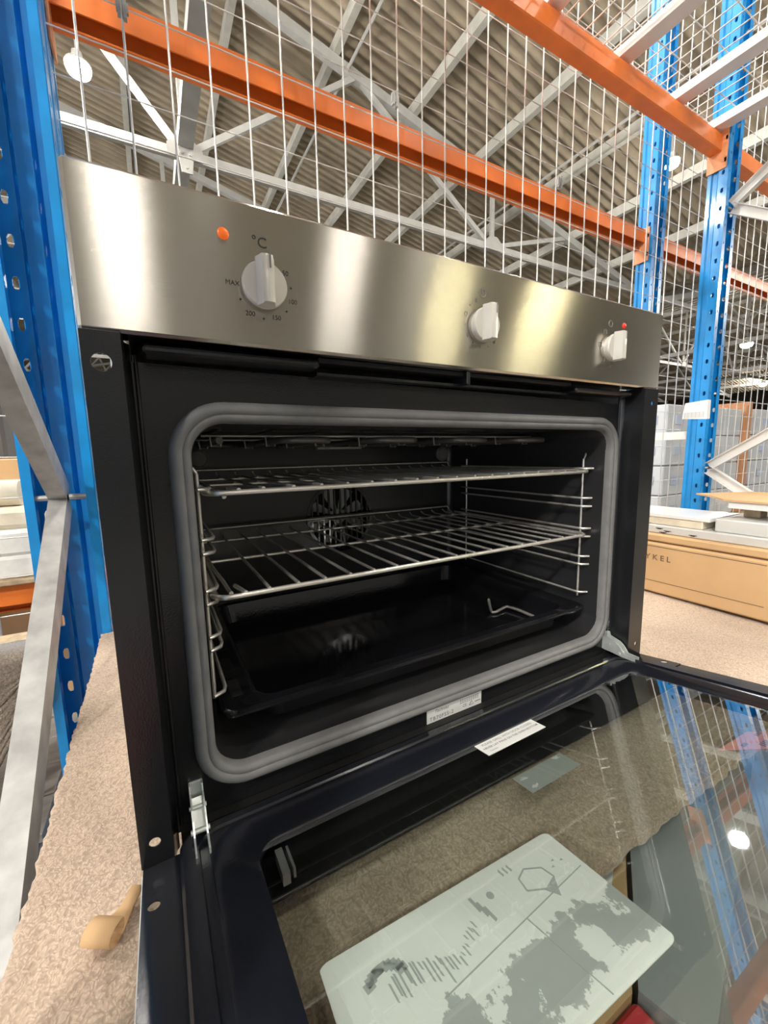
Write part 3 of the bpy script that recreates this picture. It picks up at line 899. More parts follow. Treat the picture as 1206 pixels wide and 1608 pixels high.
# fan guard bars
g = MB()
for i in range(-5, 6):
    u = i*.0118
    hh = math.sqrt(max(0, fr**2-u*u))
    g.cbox((fcx+u-.0023, BY-.0015, fcz-hh), (fcx+u+.0023, BY+.0015, fcz+hh), .0008)
g.cbox((fcx-fr, BY-.0014, fcz-.006), (fcx+fr, BY+.0014, fcz+.006), .0008)
g.disc_ring([(fr+.004, .0), (fr+.004, -.002), (fr-.002, -.002), (fr-.002, .003)], lambda u, v, h: (fcx+u, BY+h, fcz+v), 48, cap1=False)
g.build('fan_guard', M['enamel_gloss'], OV)
fan = MB()
for i in range(8):
    a = 2*PI*i/8+.2
    c, s_ = math.cos(a), math.sin(a); c2, s2 = math.cos(a+.35), math.sin(a+.35)
    fan.add([(fcx+.012*c, BY+.012, fcz+.012*s_), (fcx+.058*c, BY+.008, fcz+.058*s_), (fcx+.058*c2, BY+.026, fcz+.058*s2), (fcx+.012*c2, BY+.022, fcz+.012*s2)], [(0, 1, 2, 3)])
fan.disc_ring([(.014, .02), (.014, .008), (.008, .006)], lambda u, v, h: (fcx+u, BY+h, fcz+v), 20)
o = fan.build('fan', M['fan'], OV); s = o.modifiers.new('t', 'SOLIDIFY'); s.thickness = .001
b = MB(); b.disc_ring([(fr+.002, .002), (fr+.002, .05)], lambda u, v, h: (fcx+u, BY+h, fcz+v), 40); b.build('fan_housing', M['black'], OV, smooth=40)
# lamp covers, bracket
for lx in (.6040, .1010):
    b = MB(); b.disc_ring([(.0165, 0), (.0165, .004), (.0135, .006), (.0125, .0085), (.004, .0105)], lambda u, v, h: (lx+u, BY-h, .3245+v), 28)
    b.build('lamp_cover', M['lampglass'], OV, smooth=40)
b = MB(); b.cbox((.306, BY-.012, .3365), (.400, BY-.0005, .3425), .0015); b.build('sensor_bracket', M['tagmetal'], OV)
# grill element and roof wires
el = MB(); P = []
xs = [.10+.062*i for i in range(9)]
for i, x_ in enumerate(xs):
    ya, yb_ = (.130, .335)
    if i % 2: ya, yb_ = yb_, ya
    for q in range(5): P.append((x_, ya+(yb_-ya)*q/4, .3440))
    if i < len(xs)-1:
        for q in range(1, 6):
            a = PI*q/6
            P.append((x_+.031-.031*math.cos(a), yb_+(.02 if yb_ > .2 else -.02)*math.sin(a), .3440))
el.tube(P, .0040, 10)
el.build('grill_element', M['element'], OV, smooth=60)
el = MB()
for y_ in (.16, .29):
    el.tube([(.085, y_, .3505), (.61, y_, .3505)], .0014, 8)
    for x_ in xs: el.tube([(x_-.006, y_, .3505), (x_-.005, y_, .3385), (x_+.005, y_, .3385), (x_+.006, y_, .3505)], .0012, 6)
el.build('element_clips', M['tagmetal'], OV, smooth=60)
# side ladders
def ladder(x_, s):
    ld = MB(); r = .0019
    for y_ in (.068, .345):
        ld.tube([(x_, y_, .090), (x_, y_, .312)], r, 8)
    ld.tube([(x_, .068, .312), (x_+s*.004, .068, .318), (x_+s*.006, .068, .322)], r, 8)
    for z in (.298, .252, .239, .204, .191, .159, .146, .100):
        xi = x_-s*.006
        ld.tube([(x_+s*.002, .052, z), (xi-s*.002, .058, z), (xi-s*.004, .066, z), (xi-s*.004, .09, z), (xi-s*.004, .33, z), (xi-s*.002, .352, z), (x_+s*.002, .358, z)], r, 8)
    return ld.build('shelf_guide', M['chrome'], OV, smooth=60)
ladder(.6265, 1); ladder(.0695, -1)
# hinges
def hinge(x_, s):
    b = MB()
    b.cbox((x_-.0058, FY-.0018, .008), (x_+.0058, FY+.0005, .0365), .0006)
    h = b.build('hinge', M['zinc'], OV)
    b = MB()
    f = lambda u, v, hh: (x_+hh, u, v)
    poly = [(.0315, .036), (.027, .036), (.0255, .0305), (.018, .0285), (.010, .0265), (.003, .0215), (-.001, .0165), (-.004, .0125), (-.020, .0125), (-.020, .0075), (.0, .0070), (.020, .008), (.030, .008)]
    b.prism(poly, -.0058, -.0044, f); b.prism(poly, .0044, .0058, f)
    b.prism([(.027, .0240), (.016, .0165), (.006, .0095), (.007, .0085), (.018, .0150), (.028, .0225)], -.0044, .0044, f)
    b.build('hinge_arm', M['zinc'], h)
    b = MB(); b.tube([(x_-.0075, .004, .0105), (x_+.0075, .004, .0105)], .0022, 10); b.tube([(x_-.007, .020, .020), (x_+.007, .020, .020)], .0018, 10)
    b.build('rivet', M['zinc'], h, smooth=40)
hinge(.0445, 1); hinge(.6505, -1)
# rating label below the gasket
b = MB(); b.box((.300, FY-.0006, -.0038), (.387, FY-.0001, .0162)); rl = b.build('rating_label', M['white_label'], OV); rl['label'] = 'white rating label'
b = MB(); fy = FY-.0008
text_into(b, 'TB70FSS-2', .0068, lambda u, v: (.304+u, fy, .0030+v), align='LEFT', spacing=1.25, bold=.00004)
text_into(b, 'Technika', .0060, lambda u, v: (.311+u, fy, .0118+v), align='LEFT', shear=.35)
text_into(b, 'CE', .0056, lambda u, v: (.3555+u, fy, .0045+v), align='LEFT', spacing=.9)
for k in range(3):
    for q in range(9): b.box((.351+q*.0035, fy-.0001, .0088+k*.0022), (.3535+q*.0035, fy, .0096+k*.0022))
for q in range(14): b.box((.304+q*.0022, fy-.0001, -.0022), (.3055+q*.0022, fy, -.0014))
for q in range(4): b.box((.376+q*.0024, fy-.0001, .0040), (.3778+q*.0024, fy, .0052))
b.tube([(.3665, fy, .0022), (.3735, fy, .0022), (.3700, fy, .0078)], .0004, 4, closed=True)
b.build('label_print', M['labelink'], rl)

# ---- door, let down
TILT = math.radians(9.3)
ct, st = math.cos(TILT), math.sin(TILT)
def D(x_, d, h): return (x_, -d*ct + h*st, d*st + h*ct)
DL = .405
door = MB()
GX0, GX1, GD0, GD1 = .084, .626, .026, .350
# rounded-rectangle rings: (inset x from outer, d range, height)
def ring(x0, x1, d0, d1, r, h, n=8): return [D(u, v, h) for u, v in rrect(x0, x1, d0, d1, r, n)]
rings = [ring(.0275, .6675, -.018, .392, .020, -.022), ring(.0275, .6675, -.018, .392, .020, .0025), ring(.0295, .6655, -.016, .390, .019, .0050),
         ring(.0415, .6535, -.008, .380, .020, .0050), ring(.0425, .6525, -.007, .379, .020, .0028), ring(.0490, .6460, -.002, .373, .022, .0028), ring(.0500, .6450, -.001, .372, .022, .0048),
         ring(.0560, .6390, .003, .368, .024, .0046), ring(.0720, .6330, .016, .356, .026, .0005), ring(.0800, .6290, .0235, .351, .024, -.0010), ring(.0830, .6265, .0258, .3495, .022, -.0022), ring(.0835, .6262, .0262, .3492, .022, -.0060)]
n = len(rings[0]); vs = [p for r in rings for p in r]
door.add(vs, [(i*n+j, i*n+(j+1) % n, (i+1)*n+(j+1) % n, (i+1)*n+j) for i in range(len(rings)-1) for j in range(n)])
DR = door.build('oven_door', M['door_enamel'], OV, smooth=30)
# flat side strips with holes
for (xa, xb, hx) in ((.001, .0275, .009), (.6675, .694, .686)):
    b = MB()
    f = lambda u, v: D(u, v, -.0012)
    b.plate_hole(xa, xb, .022, .060, hx, .041, .0042, f)
    b.add([f(xa, -.001), f(xb, -.001), f(xb, .022), f(xa, .022)], [(0,1,2,3)])
    b.add([f(xa, .060), f(xb, .060), f(xb, DL-.01), f(xa, DL-.01)], [(0,1,2,3)])
    o = b.build('side_strip', M['door_enamel'], DR); s = o.modifiers.new('t', 'SOLIDIFY'); s.thickness = .001
b = MB(); b.v = []; 
pg = rrect(.080, .630, .022, .354, .02, 6)
b.prism(pg, -.0062, -.0026, lambda u, v, h: D(u, v, h)); b.build('inner_glass', M['glass'], DR)
pg = rrect(.0, W, .004, DL, .004, 3)
b = MB(); b.prism(pg, -.0270, -.0230, lambda u, v, h: D(u, v, h)); b.build('outer_glass', M['glass_outer'], DR)
# black printed border on the outer glass
b = MB()
for (x0_, x1_, d0_, d1_) in ((.017, .678, .0045, .066), (.017, .0800, .066, .40), (.640, .678, .066, .40), (.08, .64, .36, .40)):
    b.prism([(x0_, d0_), (x1_, d0_), (x1_, d1_), (x0_, d1_)], -.0226, -.0222, lambda u, v, h: D(u, v, h))
b.build('glass_border', M['black'], DR)
b = MB()
b.prism([(0, .004), (.0008, .004), (.0008, DL), (0, DL)], -.0222, -.0022, lambda u, v, h: D(u, v, h))
b.build('glass_edge_strip', M['white_label'], DR)  # white strip painting in the bright edge of the outer glass
# clamp bracket seen through the glass
b = MB(); b.bar(D(.100, .034, -.012), D(.100, .060, -.014), .006, .010, up=D(0, 0, 1)); b.bar(D(.107, .034, -.012), D(.107, .058, -.014), .002, .008, up=D(0, 0, 1)); b.build('spacer_clip', M['galv'], DR)
# handle bar on the outer side, hidden below
b = MB(); b.tube([D(.06, .375, -.062), D(.635, .375, -.062)], .009, 14)
for xh in (.10, .595): b.tube([D(xh, .375, -.027), D(xh, .375, -.062)], .006, 10)
b.build('handle', M['chrome'], DR, smooth=50)
# warning sticker on the inner glass
b = MB(); b.prism([(.3205, .0300), (.4110, .0290), (.4110, .0510), (.3215, .0520)], -.0025, -.0021, lambda u, v, h: D(u, v, h))
ws = b.build('warning_sticker', M['white_label'], DR); ws['label'] = 'white warning sticker'
b = MB()
g_ = lambda cx, cd: (lambda u, v: D(cx+u, cd-v, -.0019))
text_into(b, 'PLEASE GRILL WITH DOOR CLOSED', .0048, g_(.366, .0350))
text_into(b, 'NEVER LAY PANS ON THE OVEN BOTTOM', .0044, g_(.366, .0415), bold=.00005)
text_into(b, 'Technika', .0030, g_(.328, .0475), align='LEFT')
b.build('sticker_print', M['labelink'], ws)
# back of a small label and the big blotched sheet, both stuck to the outer glass
HL = -.0219
b = MB(); b.prism([(.333, .0715), (.406, .0715), (.406, .0980), (.333, .0980)], HL, HL+.0005, lambda u, v, h: D(u, v, h)); ob = b.build('glass_label', M['label_back'], DR); ob['label'] = 'small grey label seen from its back'
b = MB()
for (cx, cd) in ((.341, .078), (.395, .0745), (.343, .092)):
    for q in range(7): b.prism([(cx+random.uniform(-.005, .005)+u*.002, cd+random.uniform(-.0025, .0025)+v*.001) for u, v in ((0,0),(1,0),(1,1),(0,1))], HL+.0006, HL+.0007, lambda u, v, h: D(u, v, h))
b.build('label_blotches', M['white_label'], ob)
qd = [(.1010, .1280), (.3040, .1375), (.3010, .2420), (.0970, .2360)]
def sheet_pt(s_, t_):
    a = Vector(qd[0]).lerp(Vector(qd[1]), s_); c = Vector(qd[3]).lerp(Vector(qd[2]), s_)
    return a.lerp(c, t_)
bm_ = bpy.data.meshes.new('energy_sheet')
N_ = 12
vs = []; uvs = []
rr = rrect(0, 1, 0, 1, .035, 5)
off = Vector(OV['_o'])
vv = [Vector(D(*sheet_pt(u, v), HL))-off for u, v in rr] + [Vector(D(*sheet_pt(u, v), HL+.0006))-off for u, v in rr]
k = len(rr)
bm_.from_pydata(vv, [], [tuple(range(k))[::-1], tuple(range(k, 2*k))] + [(i, (i+1) % k, k+(i+1) % k, k+i) for i in range(k)])
ul = bm_.uv_layers.new(name='UVMap')
for l in bm_.loops: ul.data[l.index].uv = rr[l.vertex_index % k]
bm_.materials.append(M['blotch'])
es = bpy.data.objects.new('glass_sheet', bm_); COL.objects.link(es); es.parent = DR; es['_o'] = tuple(off)
es['label'] = 'white sheet with grey glue blotches'
b = MB()
SP = lambda s_, t_, h=HL+.0008: D(*sheet_pt(s_, t_), h)
rs = random.Random(3)
# row of torn glue streaks, arc at the left, round blob, house outline and the fold lines
for i in range(26):
    s0 = .17+.013*i+rs.uniform(-.004, .004); ln = rs.uniform(.06, .17)*(1.0 if i < 16 else .5); t0_ = .30-.05*math.sin(i*.3)+rs.uniform(-.02, .02) + .02*(i > 16)
    b.add([SP(s0, t0_), SP(s0+.007, t0_+.01), SP(s0+.010, t0_+ln), SP(s0+.004, t0_+ln-.01)], [(0,1,2,3)])
for i in range(9):
    a = PI*(.15+.09*i)
    c0 = (.17-.06*math.cos(a), .30-.10*math.sin(a))
    b.add([SP(c0[0]-.018, c0[1]-.02), SP(c0[0]+.014, c0[1]-.03), SP(c0[0]+.02, c0[1]+.02), SP(c0[0]-.012, c0[1]+.035)], [(0,1,2,3)])
for i in range(3):
    s0 = .535+.012*i
    b.add([SP(s0, .13+.05*i), SP(s0+.012, .13+.05*i), SP(s0+.018, .24+.05*i), SP(s0+.006, .25+.05*i)], [(0,1,2,3)])
b.add([SP(.612+.014*math.cos(2*PI*i/14), .19+.03*math.sin(2*PI*i/14)) for i in range(14)], [tuple(range(14))])
hs = [(.735, .30), (.745, .20), (.79, .16), (.85, .22), (.86, .32), (.80, .36)]
for p, q in zip(hs, hs[1:]+hs[:1]): b.bar(SP(*p), SP(*q), .0012, .0002, up=D(0, 0, 1))
b.add([SP(.79, .36), SP(.86, .32), SP(.82, .45)], [(0,1,2)])
for p, q in (((.30, .52), (.98, .36)), ((.66, .44), (.70, .98))): b.bar(SP(*p), SP(*q), .0008, .0002, up=D(0, 0, 1))
for s0 in (.70, .72, .74): b.add([SP(s0, .08), SP(s0+.008, .06), SP(s0+.012, .12), SP(s0+.004, .13)], [(0,1,2,3)])
for s0, t0_ in ((.88, .26), (.90, .22), (.93, .25)): b.add([SP(s0, t0_), SP(s0+.015, t0_-.01), SP(s0+.016, t0_+.01)], [(0,1,2)])
b.build('glue_marks', M['blotchink'], es)

# ---- racks, tray, handle inside the cavity (own things)
def wire_rack(z, label):
    t = thing('wire_rack', label, 'oven rack', (.3475, .215, z), 'chromed oven racks')
    b = MB(); r = .0027
    x0_, x1_, y0_, y1_ = .0745, .6205, .050, .386
    path = [(x0_+.002, .375, z)] + [(x0_, .30, z), (x0_, y0_+.02, z)]
    for k in range(1, 5):
        a = PI+PI/2*k/5; path.append((x0_+.016+.016*math.cos(a), y0_+.016+.016*math.sin(a), z))
    path += [(x0_+.018, y0_, z), (x1_-.018, y0_, z)]
    for k in range(1, 5):
        a = 1.5*PI+PI/2*k/5; path.append((x1_-.016+.016*math.cos(a), y0_+.016+.016*math.sin(a), z))
    path += [(x1_, y0_+.02, z), (x1_, .30, z), (x1_-.002, .375, z)]
    b.tube(path, r, 10); b.build('frame_wire', M['chrome'], t, smooth=60)
    b = MB()
    for y_ in (.210, .345): b.tube([(x0_, y_, z-.0022), (x1_, y_, z-.0022)], .0022, 8)
    for q in list(b.f): pass
    b.build('cross_bar', M['chrome'], t, smooth=60)
    b = MB(); zl = z+.012
    b.tube([(x0_+.012, .372, z-.001), (x0_+.012, .383, z+.004), (x0_+.012, y1_, zl-.003), (x0_+.016, y1_, zl), (x1_-.016, y1_, zl), (x1_-.012, y1_, zl-.003), (x1_-.012, .383, z+.004), (x1_-.012, .372, z-.001)], .0020, 8)
    b.build('rear_rail', M['chrome'], t, smooth=60)
    xs_ = [.103, .1255, .155, .184, .213, .242, .272, .301, .330, .359, .388, .417, .446, .475, .503, .532, .560, .589]
    rod0 = None
    for i, x_ in enumerate(xs_):
        if i == 0:
            q = MB(); q.tube([(x_, .050, z+.002), (x_-.006, .075, z+.003)], .0022, 8); q.build('rod_stub', M['chrome'], t, smooth=60); continue
        if rod0 is None:
            q = MB(); q.tube([(x_, .0495, z+.0025), (x_, .37, z+.0015), (x_, .382, z+.006)], .0018, 8)
            rod0 = q.build('rod', M['chrome'], t, smooth=60); xr = x_
        else:
            o = rod0.copy(); COL.objects.link(o); o.parent = t; o.location = (x_-xr, 0, 0)
    q = MB(); q.tube([(.086, .36, z+.001), (.0875, .16, z), (.0905, .110, z-.001), (.0935, .088, z-.007), (.0938, .080, z-.006)], .0022, 8)
    q.build('stop_wire', M['chrome'], t, smooth=60)
    return t
wr = wire_rack(.1955, 'lower chromed wire rack, its whole grid seen from above inside the oven')
dup(wr, (.3475, .215, .2940), 'upper chromed wire rack, seen edge-on high in the oven')

tr = thing('baking_tray', 'black enamel baking tray low in the oven', 'tray', (.34, .21, .04))
b = MB()
rg = [(.0745, .6220, .046, .388, .014, .0760), (.0745, .6220, .046, .388, .014, .0790), (.0775, .6190, .049, .385, .013, .0805), (.106, .6000, .060, .372, .020, .0800), (.110, .596, .066, .368, .022, .0770), (.114, .590, .072, .362, .026, .0480), (.122, .582, .080, .354, .030, .0425)]
vs = []
for x0_, x1_, y0_, y1_, r, z in rg: vs += [(u, v, z) for u, v in rrect(x0_, x1_, y0_, y1_, r, 6)]
n = len(vs)//len(rg)
b.add(vs, [(i*n+j, i*n+(j+1) % n, (i+1)*n+(j+1) % n, (i+1)*n+j) for i in range(len(rg)-1) for j in range(n)] + [tuple((len(rg)-1)*n+j for j in range(n))])
o = b.build('pan', M['enamel_gloss'], tr, smooth=22); s = o.modifiers.new('t', 'SOLIDIFY'); s.thickness = .0015; s.offset = 0
for y_ in (.075, .13, .19):
    b = MB(); b.cbox((.086, y_, .0806), (.097, y_+.036, .0812), .0003); b.build('rim_slot', M['black'], tr)
th = thing('tray_handle', 'bent chrome wire handle lying on the right of the baking tray', 'tray handle', (.56, .16, .05))
b = MB()
b.tube([(.5480, .190, .0600), (.5365, .1715, .0475), (.5350, .1665, .0464), (.5390, .1640, .0464), (.5650, .1690, .0480), (.5720, .1680, .0490), (.5765, .1480, .0490), (.5780, .1150, .0480), (.5785, .1000, .0464)], .0026, 10)
b.build('wire', M['chrome'], th, smooth=60)

# ================================================================ THINGS ON AND ROUND THE SHELF
# cardboard carton on the right
BX = 1.083
cb = thing('cardboard_carton', 'long brown cardboard carton on the carpet right of the oven, lettered in dark print', 'carton', (1.25, .16, CZ))
b = MB(); b.cbox((BX, -.160, CZ+.001), (1.46, .60, .100), .004); b.build('carton_body', M['card'], cb)
b = MB(); b.box((BX+.008, -.158, .0995), (1.44, .60, .1035)); b.build('lid_gap', M['cardline'], cb)
b = MB(); b.cbox((BX+.003, -.160, .1035), (1.44, .60, .1200), .0025); b.build('lid_flap', M['card'], cb)
b = MB()
fx = BX-.0006
b.add([(fx, .35, .0905), (fx, -.024, .0905), (fx, -.024, .0920), (fx, .35, .0920)], [(0,1,2,3)])
b.add([(fx, .35, .0050), (fx, -.026, .0050), (fx, -.026, .0065), (fx, .35, .0065)], [(0,1,2,3)])
b.build('printed_rule', M['cardline'], cb)
b = MB(); text_into(b, 'YKEL', .0185, lambda u, v: (fx, .2065-u, .0640+v), align='LEFT', spacing=1.55, bold=.0003); b.build('lettering', M['cardline'], cb)
# profiles and sheets on the carton
def onbox(name, a, b_, z0, z1, label, m, cat, c=.002):
    q = MB(); q.cbox((a[0], a[1], z0), (b_[0], b_[1], z1), c)
    return tag(q.build(name, M[m]), label, cat)
sp_ = thing('steel_profile', 'pale grey folded steel profile with punched slots lying on the brown carton', 'profile', (1.19, .2, .121))
q = MB(); q.cbox((1.105, -.155, .1205), (1.275, .58, .1400), .002); q.build('profile_body', M['greyprofile'], sp_)
q = MB()
for (y_, z_) in ((.190, .1330), (.172, .1285), (.182, .1240), (.118, .1265)): q.box((1.1035, y_-.008, z_-.0006), (1.1055, y_+.008, z_+.0006)); q.box((1.1035, y_-.004, z_-.0020), (1.1055, y_+.004, z_-.0006))
q.build('slot', M['black'], sp_)
onbox('laminate_strip', (1.115, .105), (1.265, .56), .1402, .1590, 'cream board strip lying on the grey profile behind the oven edge', 'roll', 'board')
onbox('white_panel', (1.112, .090), (1.255, .575), .1592, .1680, 'thin white panel lying on top of the cream strip', 'bluish_white', 'panel', .001)
onbox('grey_board', (1.118, -.150), (1.262, .083), .1402, .1690, 'grey panel lying at the right end of the pile beside the white one', 'greyprofile', 'panel')
wp = thing('edged_board', 'white board with a pointed orange edge lying across the top of the pile at right', 'board', (1.25, -.02, .169))
q = MB(); q.prism([(1.12, -.14), (1.14, .070), (1.19, .092), (1.24, .135), (1.36, .10), (1.36, -.14)], .1930, .2080, lambda u, v, h: (u, v, h)); q.build('board_core', M['bluish_white'], wp)
q = MB(); q.prism([(1.117, -.142), (1.135, .078), (1.19, .120), (1.235, .175), (1.37, .11), (1.37, -.142)], .2081, .2120, lambda u, v, h: (u, v, h)); q.build('orange_face', M['card'], wp)
q = MB(); q.cbox((1.17, -.13, .1692), (1.21, -.09, .193)); q.cbox((1.30, -.13, .1202), (1.34, -.09, .193)); q.cbox((1.19, .03, .1692), (1.23, .06, .193)); q.build('spacer_block', M['board'], wp)

# curled cardboard strip beside the door
cs = thing('cardboard_curl', 'curled strip of brown card on the carpet by the oven door', 'card strip', (-.02, -.005, CZ))
path = [(-.004, .013, .003), (-.010, .004, .0035), (-.0175, -.006, .0030)]
b = MB(); A0 = Vector((-.0035, .016, CZ+.006)); ax = Vector((.84, -.54, 0)); dr = Vector((-.54, -.84, 0)).normalized()
prof = [(0, .006), (.010, .003), (.020, .0015), (.026, .0012)]
for k in range(14):
    a = -PI/2 + k*PI*1.75/13
    prof.append((.026+.0074*math.cos(a)*(1-.02*k), .0086+.0074*math.sin(a)*(1-.02*k)))
vs = []
for u, h in prof:
    p = Vector((-.0035, .010, CZ+h-.002)) + dr*(u*1.35)
    wd = .0065+.0075*min(1, max(0, (u-.012)/.012))
    vs += [p - ax*wd*1.0, p + ax*wd*.55]
n = len(prof)
b.add(vs, [(2*i, 2*i+1, 2*i+3, 2*i+2) for i in range(n-1)])
o = b.build('strip', M['card'], cs, smooth=60); s = o.modifiers.new('t', 'SOLIDIFY'); s.thickness = .0008; s.offset = 1

# --- things under the open door, in front of the shelf
fc = thing('flat_carton', 'brown carton with a white printed label, seen through the door glass below the shelf edge', 'carton', (.2, -.28, FLOOR))
PZ = lambda u, v, h: (u, v, h)
q = MB(); q.prism([(.425, -.139), (.302, -.218), (-.03, -.218), (-.03, -.139)], FLOOR, -.058, PZ); q.build('carton_body', M['card'], fc)
q = MB(); q.add([(.338, -.178, -.0576), (.392, -.150, -.0576), (.398, -.141, -.0576), (.310, -.141, -.0576)], [(0, 1, 2, 3)]); q.build('carton_label', M['white_label'], fc)
q = MB()
for k in range(7):
    x_ = .342+.0065*k; y_ = -.166+.0025*k
    q.add([(x_, y_, -.0573), (x_+(.003 if k % 3 else .0045), y_, -.0573), (x_+(.003 if k % 3 else .0045), y_+.011, -.0573), (x_, y_+.011, -.0573)], [(0, 1, 2, 3)])
q.build('label_bars', M['labelink'], fc)
gb = thing('grey_box', 'smooth grey box below the shelf edge, seen through the door glass beside the brown carton', 'box', (.6, -.3, FLOOR))
gp_ = [(.433, -.139), (.307, -.2195), (.318, -.262), (.335, -.256), (.400, -.237), (.72, -.145), (.72, -.139)]
q = MB(); q.prism(gp_, FLOOR, -.060, PZ); q.build('box_body', M['greybox'], gb)
q = MB(); q.prism(gp_, -.0598, -.0575, PZ); q.build('box_lid', M['greybox'], gb)
rc = thing('red_box', 'red box whose corner shows through the door glass below the blotched sheet', 'box', (.2, -.55, FLOOR))
q = MB(); q.cbox((-.04, -.60, FLOOR), (.3025, -.2205, -.059), .003); q.build('box_body', M['red'], rc)

# pink label on the outer glass
b = MB(); b.prism([(.536, .168), (.597, .171), (.640, .205), (.640, .226), (.590, .205)], HL, HL+.0005, lambda u, v, h: D(u, v, h)); pk_ = b.build('glass_label', M['pink'], DR); pk_['label'] = 'pink printed label'
b = MB()
for (u, v, w_, h_) in ((.562, .178, .010, .004), (.578, .188, .016, .006), (.595, .178, .012, .004), (.60, .197, .012, .006), (.618, .200, .010, .008)):
    for q in range(4): b.prism([(u+w_*q/4, v), (u+w_*q/4+w_*.15, v), (u+w_*q/4+w_*.15, v+h_), (u+w_*q/4, v+h_)], HL+.0006, HL+.0007, lambda a_, c_, h: D(a_, c_, h))
b.build('label_print', M['labelink'], pk_)

# ================================================================ LEFT SIDE: NEIGHBOURING BAY
def hang(name, pts_top, pts_bot, label, m):
    b = MB(); nx, ny = 40, 50; vs = []
    for j in range(ny+1):
        for i in range(nx+1):
            s_ = i/nx; t_ = j/ny
            a = Vector(pts_top[0]).lerp(Vector(pts_top[1]), s_); c = Vector(pts_bot[0]).lerp(Vector(pts_bot[1]), s_)
            p = a.lerp(c, t_)
            p.y += .012*noise.noise((p.x*9, p.z*7, 0)) - .02*math.sin(min(1, t_*6)*PI/2) + .0015*random.uniform(-1, 1)
            p.z += .012*math.sin(min(1, t_*8)*PI/2)*(1-t_) + (.006*noise.noise((s_*20, 1, 0)) if j == ny else 0)
            if j == 0: p.y += .05
            vs.append(p)
    b.add(vs, [(j*(nx+1)+i, j*(nx+1)+i+1, (j+1)*(nx+1)+i+1, (j+1)*(nx+1)+i) for j in range(ny) for i in range(nx)])
    o = b.build(name, m, smooth=180)
    s = o.modifiers.new('t', 'SOLIDIFY'); s.thickness = .006
    return tag(o, label, 'carpet')
hang('carpet_offcut', [(-.60, .635, -.012), (-.188, .635, -.034)], [(-.60, .635, -1.15*.8), (-.190, .635, -.095)], 'greyish carpet offcut draped over the edge at the lower left beyond the galvanised brace', M['carpet_grey'])
b = MB(); b.cbox((-.62, .672, -.062), (-.190, .80, -.048)); tag(b.build('shelf_plank', M['board']), 'board of the neighbouring shelf under the draped grey carpet', 'shelf')
b = MB(); b.cbox((-2.6, 1.32, FLOOR), (-.22, 1.72, FLOOR+.80), .01); tag(b.build('tall_carton', M['card']), 'plain brown carton below the orange beam at the left edge', 'carton')
# goods on the shelf beyond, left
b = MB(); b.cbox((-2.6, 1.0, .0125), (-.20, 1.75, .026)); tag(b.build('shelf_deck', M['board']), 'brown shelf deck resting on the short orange beam at left', 'shelf')
fo = []
for i, (z0_, z1_, y_, lab, m) in enumerate(((.0265, .085, 1.015, 'lowest white textured foam sheet on the shelf at the left edge', 'foam'), (.0855, .150, 1.02, 'upper white foam sheet on the shelf at the left edge', 'foam'))):
    b = MB(); b.cbox((-1.4, y_, z0_), (-.215, 1.60, z1_), .008); tag(b.build('foam_sheet', M[m]), lab, 'foam sheet')
b = MB(); b.cbox((-1.4, 1.05, .1505), (-.255, 1.6, .205), .012); tag(b.build('cream_board', M['roll']), 'cream board lying on the white foam at left', 'board')
b = MB(); b.tube([(-1.4, 1.13, .2400), (-.29, 1.13, .2400)], .034, 24); tag(b.build('carpet_roll', M['roll'], smooth=50), 'cream carpet roll on top of the pile at the left edge', 'roll')
b = MB(); b.tube([(-1.4, 1.22, .2400), (-.24, 1.22, .2400)], .034, 24); tag(b.build('carpet_roll', M['roll'], smooth=50), 'second cream carpet roll lying behind the front one at left', 'roll')
b = MB(); b.cbox((-1.5, 1.40, .206), (-.33, 1.6, .335), .004); tag(b.build('plywood_stack', M['card']), 'tan boards behind the carpet rolls at left', 'boards')
b = MB(); b.cbox((-2.2, 1.62, .10), (-.42, 1.75, .62), .01); tag(b.build('dark_panel', M['dark']), 'dark grey panel standing behind the pile at the left edge', 'panel')
# grey planks far below
for i in range(7):
    b = MB()
    z0_ = -.60+.021*i
    pk = thing('floor_plank', 'grey laminate plank in the glossy stack low at the left, layer %s from the floor' % ('one two three four five six seven'.split()[i]), 'plank', (-.75, .95, z0_), 'grey planks stacked low at left')
    for k in range(5):
        q = MB(); q.cbox((-1.6, .68+.125*k, z0_), (-.235-.012*(i % 3), .802+.125*k, z0_+.0205), .0015); q.build('plank_piece', M['plank'], pk)
b = MB(); b.cbox((-1.6, .70, FLOOR), (-.3, 1.27, -.6005)); tag(b.build('pallet_block', M['board']), 'wooden base under the grey planks at left', 'pallet')

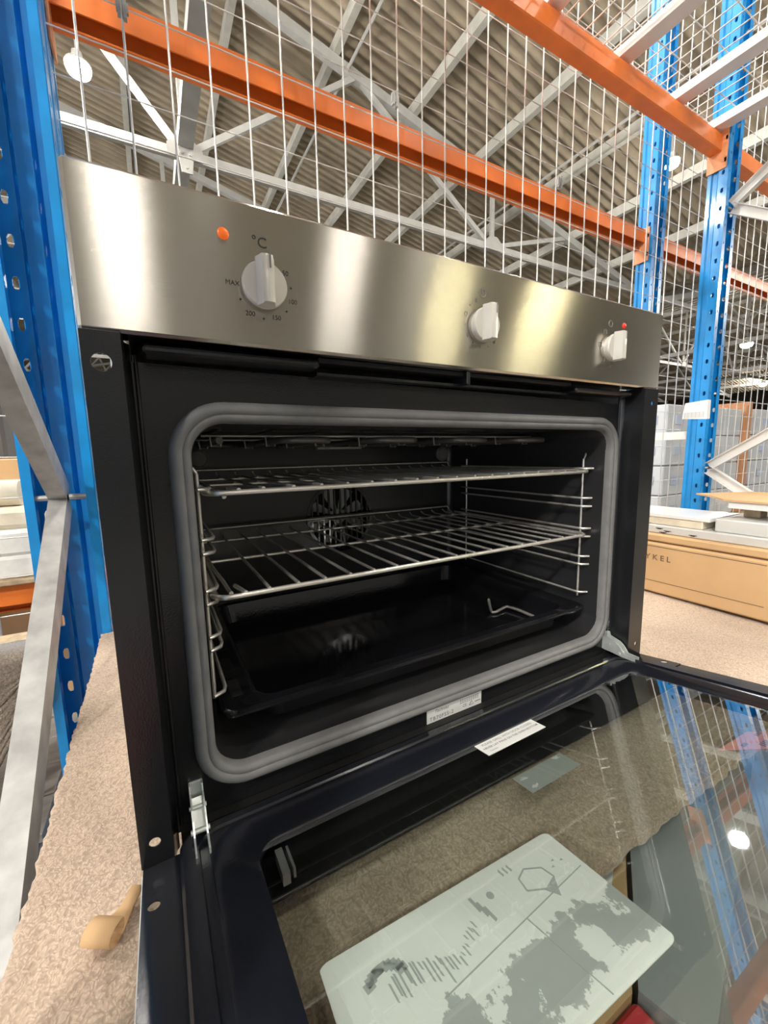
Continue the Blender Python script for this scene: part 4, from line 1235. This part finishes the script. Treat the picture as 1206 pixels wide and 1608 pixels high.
# ================================================================ RIGHT BACKGROUND
def stack(name, x0_, y0_, z0_, nx, nz, cw, ch, cd, label):
    t = thing(name, label, 'wrapped stack', (x0_+nx*cw/2, y0_+cd, z0_), 'wrapped pallet stacks')
    c0 = None
    for i in range(nx):
        for k in range(nz):
            for j in range(2):
                if c0 is None:
                    q = MB(); q.cbox((x0_+.004, y0_+.004, z0_+.004), (x0_+cw-.004, y0_+cd-.004, z0_+ch-.004), .012); c0 = q.build('carton', M['wrap'], t); o = c0
                else:
                    o = c0.copy(); COL.objects.link(o); o.parent = t
                o.location = (i*cw+random.uniform(-.008, .008), j*cd+random.uniform(-.008, .008), k*ch)
    for k in range(nz):
        zc = z0_+k*ch+ch*.5
        for a_, b_ in (((x0_-.006, y0_+.1, zc-.05), (x0_+.002, y0_+.24, zc+.05)), ((x0_+cw*.4, y0_-.006, zc-.05), (x0_+cw*.4+.16, y0_+.002, zc+.05)), ((x0_+cw*1.4, y0_-.006, zc-.05), (x0_+cw*1.4+.10, y0_+.002, zc+.05))):
            q = MB(); q.box(a_, b_); q.build('blue_print_mark', M['bluetape'], t)
    return t
stack('wrapped_cartons', 5.0, 2.15, -.55, 4, 4, .45, .34, .45, 'film-wrapped pale cartons seen between the two blue posts on the right')
stack('wrapped_cartons', 7.2, 2.15, -.55, 5, 4, .55, .345, .5, 'film-wrapped pale cartons at the right edge behind the braced post')
bb_ = thing('board_bundle', 'brown upright boards standing between the two wrapped stacks', 'boards', (7.0, 2.3, -.5))
for i in range(3):
    q = MB(); q.cbox((6.86+.09*i, 2.12+.02*i, -.55), (6.93+.09*i, 2.9, .86+.03*i), .005); q.build('board', M['brown'], bb_)
q = MB(); q.cbox((4.4, 2.0, -.75), (11, 3.3, -.56)); tag(q.build('pallet_platform', M['board']), 'long pallet platform under the wrapped stacks', 'pallet')
q = MB(); q.cbox((4.4, 2.0, FLOOR), (11, 3.3, -.751)); tag(q.build('pallet_plinth', M['dark']), 'dark plinth below the pallet platform', 'pallet')
# far orange racks and clutter near the horizon
for i, (xa, ya, L_) in enumerate(((12, 6.5, 8), (18, 11, 12))):
    t = thing('far_rack', ('nearer' if i == 0 else 'farther')+' low orange and dark storage rack in the distance beyond the wrapped stacks', 'rack', (xa, ya, FLOOR), 'distant racks')
    for z_ in (.3, 1.15):
        q = MB(); q.box((xa, ya, z_), (xa+L_, ya+.06, z_+.10)); q.build('beam', M['orange'], t)
        q = MB(); q.box((xa, ya+.06, z_+.02), (xa+L_, ya+1.1, z_+.06)); q.build('deck', M['board'], t)
    for k in range(5):
        q = MB(); q.box((xa+k*L_/4-.05, ya-.03, FLOOR), (xa+k*L_/4+.05, ya, 1.6)); q.build('upright', M['blue'], t)
    for k in range(8):
        q = MB(); h = random.uniform(.3, .7)
        q.cbox((xa+.1+k*L_/8, ya+.1, .4), (xa+.1+k*L_/8+L_/8*.8, ya+1, .4+h)); q.build('goods', M[('dark', 'card', 'wrap', 'brown')[k % 4]], t)

for o in SC.objects:
    if '_o' in o: del o['_o']
